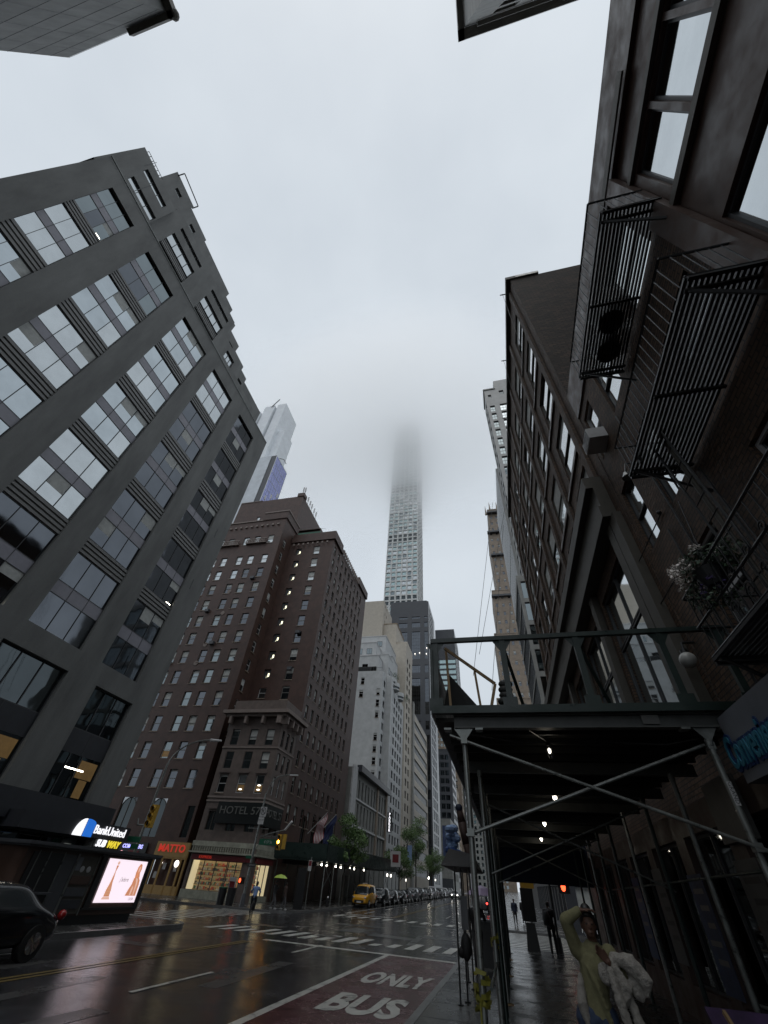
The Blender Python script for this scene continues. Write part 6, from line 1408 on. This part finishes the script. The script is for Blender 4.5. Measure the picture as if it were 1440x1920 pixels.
def person(label, loc, rz, h=1.72, top='cloth_black', legs='cloth_black', arms=None, stride=.3, vox=.03, hairm='hair', lean=0, name='person', legpts=None, skirt=0):
    e = empty(name, label, 'person', loc, rz); k = h / 1.72; V = lambda *a: Vector(a) * k
    pel, chest, neck, head = V(0, 0, .95), V(0, -lean * .6, 1.32), V(0, -lean, 1.46), V(0, -lean - .02, 1.6)
    arms = arms or [((-.2, -lean, 1.4), (-.25, .02, 1.15), (-.24, -.1, .9)), ((.2, -lean, 1.4), (.25, .02, 1.15), (.24, -.1, .9))]
    legpts = legpts or [((-.1, 0, .9), (-.1, -stride * .5 - .04, .5), (-.1, -stride * .6, .08)), ((.1, 0, .9), (.1, stride * .1, .5), (.1, stride * .8, .1))]
    b = MB(); limb(b, [pel, chest, neck], [.13 * k, .15 * k, .06 * k]); b.ell(head, .078 * k, .095 * k, .115 * k, 12, 8); b.ell(head + V(0, -.095, -.02), .015 * k, .02 * k, .02 * k, 6, 4)
    for s_ in (-1, 1): b.ell(head + V(.078 * s_, 0, -.01), .012 * k, .02 * k, .028 * k, 6, 4)
    for a in arms: A = [V(*p) for p in a]; limb(b, A, [.05 * k, .04 * k, .028 * k], 8); b.ell(A[2] + V(0, -.02, -.06), .02 * k, .035 * k, .06 * k, 8, 5)
    for a in legpts: A = [V(*p) for p in a]; limb(b, A, [.085 * k, .06 * k, .04 * k], 8); b.ell(A[2] + V(0, -.07, -.04), .04 * k, .11 * k, .035 * k, 8, 5)
    fleshed(b, 'body', 'skin', e, vox)
    t_ = MB(); limb(t_, [pel + V(0, 0, -.02), V(0, -lean * .3, 1.12), chest, V(0, -lean, 1.42)], [.16 * k, .15 * k, .175 * k, .09 * k]); limb(t_, [V(-.17, -lean, 1.4), V(.17, -lean, 1.4)], [.075 * k] * 2)
    for a in arms: A = [V(*p) for p in a]; limb(t_, A, [.07 * k, .058 * k, .042 * k], 8)
    if skirt: limb(t_, [pel, V(0, 0, .95 - skirt)], [.17 * k, .2 * k])
    fleshed(t_, 'coat', top, e, vox)
    t_ = MB()
    for a in legpts: A = [V(*p) for p in a]; limb(t_, [V(A[0].x / k * .6, 0, .93)] + A, [.12 * k, .1 * k, .075 * k, .055 * k], 8)
    fleshed(t_, 'trousers', legs, e, vox)
    for a in legpts: A = V(*a[2]); q = MB(); q.ell(A + V(0, -.08, -.035), .05 * k, .14 * k, .05 * k, 8, 5); q.build('shoe', 'sign_paper' if legs == 'cloth_grey' else 'cloth_black', e, True)
    q = MB(); q.ell(head + V(0, .015, .035), .09 * k, .1 * k, .105 * k, 12, 8); fleshed(q, 'hair', hairm, e, vox * .7); return e
def umbrella(label, loc, m, r=.55):
    e = empty('umbrella', label, 'umbrella', loc); q = MB(); n = 8; v = [(0, 0, .22)]
    for k in range(n): a = 2 * PI * k / n; v.append((r * .6 * math.cos(a), r * .6 * math.sin(a), .14))
    for k in range(n): a = 2 * PI * k / n; v.append((r * math.cos(a), r * math.sin(a), -.03))
    q.add(v, [(0, 1 + k, 1 + (k + 1) % n) for k in range(n)] + [(1 + k, 1 + n + k, 1 + n + (k + 1) % n, 1 + (k + 1) % n) for k in range(n)]); q.build('canopy', m, e); MB().tube((0, 0, .24), (0, 0, -.75), .01, n=5).build('shaft', 'iron', e)
    q = MB()
    for k in range(n): a = 2 * PI * k / n; q.tube((0, 0, .2), (r * math.cos(a), r * math.sin(a), -.03), .006, n=3)
    q.build('ribs', 'iron', e)
up = [((-.2, 0, 1.4), (-.25, .02, 1.15), (-.24, -.1, .9)), ((.2, 0, 1.4), (.28, -.1, 1.2), (.2, -.28, 1.38))]
person('person in dark coat holding the lime umbrella on the left corner', (-19.3, 42.9, .13), rad(100), top='cloth_black', legs='cloth_grey', arms=up)
person('person in brown coat walking beside the lime umbrella', (-18.5, 43.2, .13), rad(100), h=1.66, top='umbrella_brown', legs='cloth_grey', skirt=.1)
umbrella('small lime green umbrella over the pair on the left corner', (-19.0, 42.9, 2.05), 'umbrella_lime', .62)
# cyclist
cyc = empty('bicycle', 'dark bicycle ridden across the junction', 'bicycle', (-16.9, 34.4, 0), rad(200))
q = MB(); fr_ = MB()
for y in (-.52, .52):
    w_ = MB()
    for k in range(20): a, b_ = 2 * PI * k / 20, 2 * PI * (k + 1) / 20; w_.tube((0, y + .33 * math.cos(a), .34 + .33 * math.sin(a)), (0, y + .33 * math.cos(b_), .34 + .33 * math.sin(b_)), .018, n=5)
    for k in range(10): a = 2 * PI * k / 10; w_.tube((0, y, .34), (0, y + .32 * math.cos(a), .34 + .32 * math.sin(a)), .003, n=3)
    w_.build('wheel', 'rubber', cyc)
for a, b_ in (((0, .52, .34), (0, .12, .85)), ((0, .52, .34), (0, -.02, .32)), ((0, .12, .85), (0, -.02, .32)), ((0, .14, .8), (0, -.4, .85)), ((0, -.02, .32), (0, -.4, .82)), ((0, -.52, .34), (0, -.38, .98))): fr_.tube(a, b_, .018, n=6)
fr_.build('frame', 'iron', cyc); MB().tube((-.28, -.42, 1.0), (.28, -.42, 1.0), .015, n=6).build('handlebar', 'iron', cyc); MB().ell((0, .14, .92), .08, .14, .04, 10, 6).build('saddle', 'black_plastic', cyc)
person('cyclist in pale blue rain jacket leaning over the handlebars', (-16.9, 34.4, .02), rad(200), top='cloth_blue', legs='cloth_black', lean=.3, vox=.025,
       arms=[((-.18, -.28, 1.38), (-.3, -.36, 1.2), (-.24, -.44, 1.1)), ((.18, -.28, 1.38), (.3, -.36, 1.2), (.24, -.44, 1.1))], legpts=[((-.1, .08, .95), (-.12, -.25, .78), (-.12, -.1, .4)), ((.1, .08, .95), (.12, -.2, .6), (.12, -.02, .24))])
person('person in black with backpack striding at the right corner', (1.65, 28.6, .13), rad(175), h=1.78, stride=.42, vox=.022)
e = empty('backpack', 'black backpack on the striding person at the right corner', 'bag', (1.5, 28.35, 1.32)); MB().ell((0, 0, 0), .17, .14, .27, 12, 8).build('bag_body', 'cloth_black', e, True); MB().tube((.05, 0, .2), (.12, .1, .25), .02, n=5).build('strap', 'cloth_black', e)
person('person with violet umbrella half hidden behind the shed legs', (-1.25, 19.2, .13), rad(10), top='cloth_black', vox=.03, arms=up)
umbrella('pale violet umbrella behind the shed legs', (-1.0, 18.95, 1.95), 'umbrella_violet', .5)
for i, (x, y, c_) in enumerate(((.1, 52, 'cloth_navy'), (.9, 56, 'cloth_black'), (1.8, 60, 'cloth_grey'))):
    person(['distant person in navy on the far right pavement', 'distant person in black on the far right pavement', 'distant person in grey on the far right pavement'][i], (x, y, gz(y) + .13), rad(180 * (i % 2)), top=c_, vox=.04)
# main figure
mp = empty('person', 'woman in pale yellow sweater and jeans, arm raised over her head', 'person', (.78, 7.0, .13)); ml = mp.location
V3 = Vector
pts = dict(pel=V3((.74, 7.06, 1.03)), wai=V3((.76, 7.04, 1.2)), che=V3((.80, 7.0, 1.42)), nec=V3((.835, 6.98, 1.59)), hd=V3((.82, 6.94, 1.735)), rs=V3((.645, 7.0, 1.53)), re=V3((.575, 6.9, 1.755)), rh=V3((.755, 6.84, 1.85)), ls=V3((.985, 7.0, 1.52)), le=V3((1.07, 6.93, 1.29)), lh=V3((.93, 6.8, 1.47)))
for k_ in pts: pts[k_] = pts[k_] - V3(ml)
b = MB(); limb(b, [pts['pel'], pts['wai'], pts['che'], pts['nec'], pts['hd'] + V3((0, 0, -.04))], [.14, .11, .125, .05, .05], 14)
hd = pts['hd']; b.ell(hd, .073, .088, .108, 18, 14); b.ell(hd + V3((0, -.03, -.055)), .052, .055, .055, 14, 10); b.ell(hd + V3((.004, -.092, -.015)), .012, .018, .022, 8, 6)
for s_ in (-1, 1): b.ell(hd + V3((.075 * s_, 0, -.01)), .012, .02, .03, 8, 6); b.ell(hd + V3((.033 * s_, -.07, .022)), .022, .015, .01, 8, 6)
b.ell(hd + V3((0, -.082, -.058)), .024, .012, .009, 8, 6)
limb(b, [pts['rs'], pts['re'], pts['rh']], [.05, .038, .026]); limb(b, [pts['ls'], pts['le'], pts['lh']], [.05, .038, .026])
def hand(mb, w, d, up_, side, s_=1):   # w wrist, d direction, up_ palm normal, side toward thumb
    d = d.normalized(); up_ = up_.normalized(); side = side.normalized(); c = w + d * .045
    for i in range(4):
        a = w + d * .02 + side * (.026 - i * .017); k = c + d * .045 + side * (.03 - i * .02); L_ = (.04, .046, .042, .032)[i]
        p1 = k + d * L_ * .9 + up_ * .008; p2 = p1 + d * L_ * .6 + up_ * .02; limb(mb, [a, k, p1, p2], [.014, .0105, .0085, .007], 8)
    limb(mb, [w + side * .018, w + side * .04 + d * .04, w + side * .05 + d * .07 + up_ * .012], [.015, .011, .008], 8)
hand(b, pts['rh'], V3((.9, .05, .1)), V3((0, 0, -1)), V3((0, -1, 0))); hand(b, pts['lh'], V3((-.6, -.2, .55)), V3((0, -1, -.1)), V3((.4, 0, .8)))
for s_, y0 in ((-1, -.12), (1, .14)): limb(b, [pts['pel'] + V3((.09 * s_, 0, -.06)), V3((.09 * s_ - .04, y0 * .8, .5)), V3((.09 * s_ - .04, y0 + (.1 if y0 > 0 else 0), .1))], [.085, .058, .038]); b.ell(V3((.09 * s_ - .04, y0 - .04, .05)), .04, .11, .04, 8, 6)
fleshed(b, 'body', 'skin', mp, .0065, 3)
b = MB(); limb(b, [pts['pel'] + V3((.02, 0, .0)), pts['wai'], pts['che'], pts['che'] + V3((.02, -.01, .1))], [.155, .135, .15, .11], 16); limb(b, [pts['rs'] + V3((.02, 0, -.02)), pts['ls'] + V3((-.02, 0, -.02))], [.075, .075], 12)
limb(b, [pts['rs'], pts['re'], pts['rh'] + V3((-.03, .01, -.01))], [.078, .066, .045], 12); limb(b, [pts['ls'], pts['le'], pts['le'].lerp(pts['lh'], .55)], [.08, .07, .055], 12)
random.seed(9)
for k in range(9): p = pts['che'].lerp(pts['pel'], k / 9) + V3((-.1 + .02 * k, -.128, 0)); b.tube(p, p + V3((.09, -.012, -.16)), .012, .02, 6)
fleshed(b, 'sweater', 'sweater', mp, .01, 5, .006)
b = MB(); limb(b, [pts['pel'] + V3((-.06, 0, 0)), pts['pel'] + V3((.06, 0, 0))], [.155, .155], 14)
for s_, y0 in ((-1, -.12), (1, .14)): limb(b, [pts['pel'] + V3((.085 * s_, 0, -.05)), V3((.09 * s_ - .04, y0 * .8, .5)), V3((.09 * s_ - .04, y0 + (.1 if y0 > 0 else 0), .1))], [.12, .085, .085], 12)
fleshed(b, 'jeans', 'denim', mp, .012, 3, .02)
b = MB(); b.ell(hd + V3((0, .025, .03)), .09, .095, .105, 14, 10); b.ell(hd + V3((.01, .07, .12)), .06, .06, .06, 12, 8); b.ell(hd + V3((.07, .03, -.02)), .035, .05, .09, 10, 8); b.ell(hd + V3((0, -.05, .085)), .06, .035, .025, 10, 6); fleshed(b, 'hair', 'hair', mp, .009, 2)
for s_ in (-1, 1): MB().ell(hd + V3((.03 * s_, -.081, .008)), .012, .006, .006, 8, 6).build('eye', 'cloth_black', mp, True); MB().tube(hd + V3((.077 * s_, -.01, -.04)), hd + V3((.079 * s_, -.01, -.07)), .005, n=6).build('earring', 'chrome', mp)
jk = empty('fleece_jacket', 'cream fleece jacket draped over the left arm of the woman', 'jacket', (1.05, 6.85, 1.3)); jl = V3(jk.location)
def J(*a): return V3(a) - jl
b = MB(); limb(b, [J(1.0, 6.85, 1.5), J(1.15, 6.84, 1.47), J(1.25, 6.84, 1.36), J(1.24, 6.84, 1.28)], [.05, .078, .075, .04], 12); limb(b, [J(.95, 6.84, 1.46), J(1.05, 6.83, 1.3), J(1.0, 6.84, 1.2)], [.05, .06, .05], 12)
b.ell(J(1.17, 6.86, 1.33), .08, .04, .13, 12, 8); b.ell(J(.87, 6.83, 1.38), .06, .04, .09, 10, 8); fleshed(b, 'bundled_body', 'fleece', jk, .009, 3, .03)
b = MB(); limb(b, [J(.93, 6.8, 1.4), J(.96, 6.79, 1.2), J(1.0, 6.8, .98)], [.04, .046, .042], 12); b.tube(J(1.0, 6.8, .98), J(1.005, 6.8, .93), .047, .047, 12); fleshed(b, 'hanging_sleeve', 'fleece', jk, .009, 2, .025)
b = MB(); limb(b, [J(1.06, 6.86, 1.25), J(1.1, 6.85, 1.08), J(1.2, 6.85, .85)], [.04, .045, .038], 12); fleshed(b, 'hanging_sleeve', 'fleece', jk, .009, 2, .025)
b = MB(); limb(b, [J(.63, 6.97, 1.33), J(.6, 6.95, 1.15), J(.63, 6.95, .97)], [.03, .055, .03], 12); fleshed(b, 'hanging_hem', 'fleece', jk, .009, 2, .025)

# ---------------------------------------------------------------- low cloud
def cloud(name, label, c, r, dens, seed, z0, z1):
    mb = MB(); mb.ell((0, 0, 0), r[0], r[1], r[2], 24, 14); o = mb.build(name, 'bark', None, True, c); tag(o, label, kind='stuff')
    m = bpy.data.materials.new(name); m.use_nodes = True; N = m.node_tree.nodes; L_ = m.node_tree.links; N.clear()
    ou = N.new('ShaderNodeOutputMaterial'); pv = N.new('ShaderNodeVolumePrincipled'); pv.inputs['Color'].default_value = (1, 1, 1, 1); pv.inputs['Anisotropy'].default_value = .9
    g_ = N.new('ShaderNodeNewGeometry'); s_ = N.new('ShaderNodeSeparateXYZ'); L_.new(g_.outputs['Position'], s_.inputs[0])
    mr = N.new('ShaderNodeMapRange'); mr.interpolation_type = 'SMOOTHSTEP'; mr.inputs['From Min'].default_value = z0; mr.inputs['From Max'].default_value = z1; mr.inputs['To Min'].default_value = 0; mr.inputs['To Max'].default_value = 1; L_.new(s_.outputs['Z'], mr.inputs['Value'])
    t_ = N.new('ShaderNodeTexCoord'); vm = N.new('ShaderNodeVectorMath'); vm.operation = 'DIVIDE'; vm.inputs[1].default_value = r; L_.new(t_.outputs['Object'], vm.inputs[0])
    ln = N.new('ShaderNodeVectorMath'); ln.operation = 'LENGTH'; L_.new(vm.outputs[0], ln.inputs[0])
    fo = N.new('ShaderNodeMapRange'); fo.interpolation_type = 'SMOOTHSTEP'; fo.inputs['From Min'].default_value = 1.0; fo.inputs['From Max'].default_value = .35; L_.new(ln.outputs['Value'], fo.inputs['Value'])
    nn = N.new('ShaderNodeTexNoise'); nn.inputs['Scale'].default_value = .012; nn.inputs['Detail'].default_value = 2; L_.new(g_.outputs['Position'], nn.inputs['Vector'])
    nr = N.new('ShaderNodeMapRange'); nr.inputs['From Min'].default_value = .35; nr.inputs['From Max'].default_value = .65; nr.inputs['To Min'].default_value = .5; nr.inputs['To Max'].default_value = 1.3; L_.new(nn.outputs['Fac'], nr.inputs['Value'])
    a = N.new('ShaderNodeMath'); a.operation = 'MULTIPLY'; sq = N.new('ShaderNodeMath'); sq.operation = 'POWER'; sq.inputs[1].default_value = 2.0; L_.new(mr.outputs[0], sq.inputs[0]); ds = N.new('ShaderNodeMath'); ds.operation = 'MULTIPLY'; ds.inputs[1].default_value = dens; L_.new(sq.outputs[0], ds.inputs[0]); L_.new(ds.outputs[0], a.inputs[0]); L_.new(fo.outputs[0], a.inputs[1]); b_ = N.new('ShaderNodeMath'); b_.operation = 'MULTIPLY'; L_.new(a.outputs[0], b_.inputs[0]); L_.new(nr.outputs[0], b_.inputs[1])
    L_.new(b_.outputs[0], pv.inputs['Density']); L_.new(pv.outputs[0], ou.inputs['Volume'])
    o.data.materials.clear(); o.data.materials.append(m)
cloud('low_cloud', 'low grey cloud deck swallowing the tops of the two tall towers', (-90, 250, 400), (270, 120, 240), .05, 1, 160, 345)
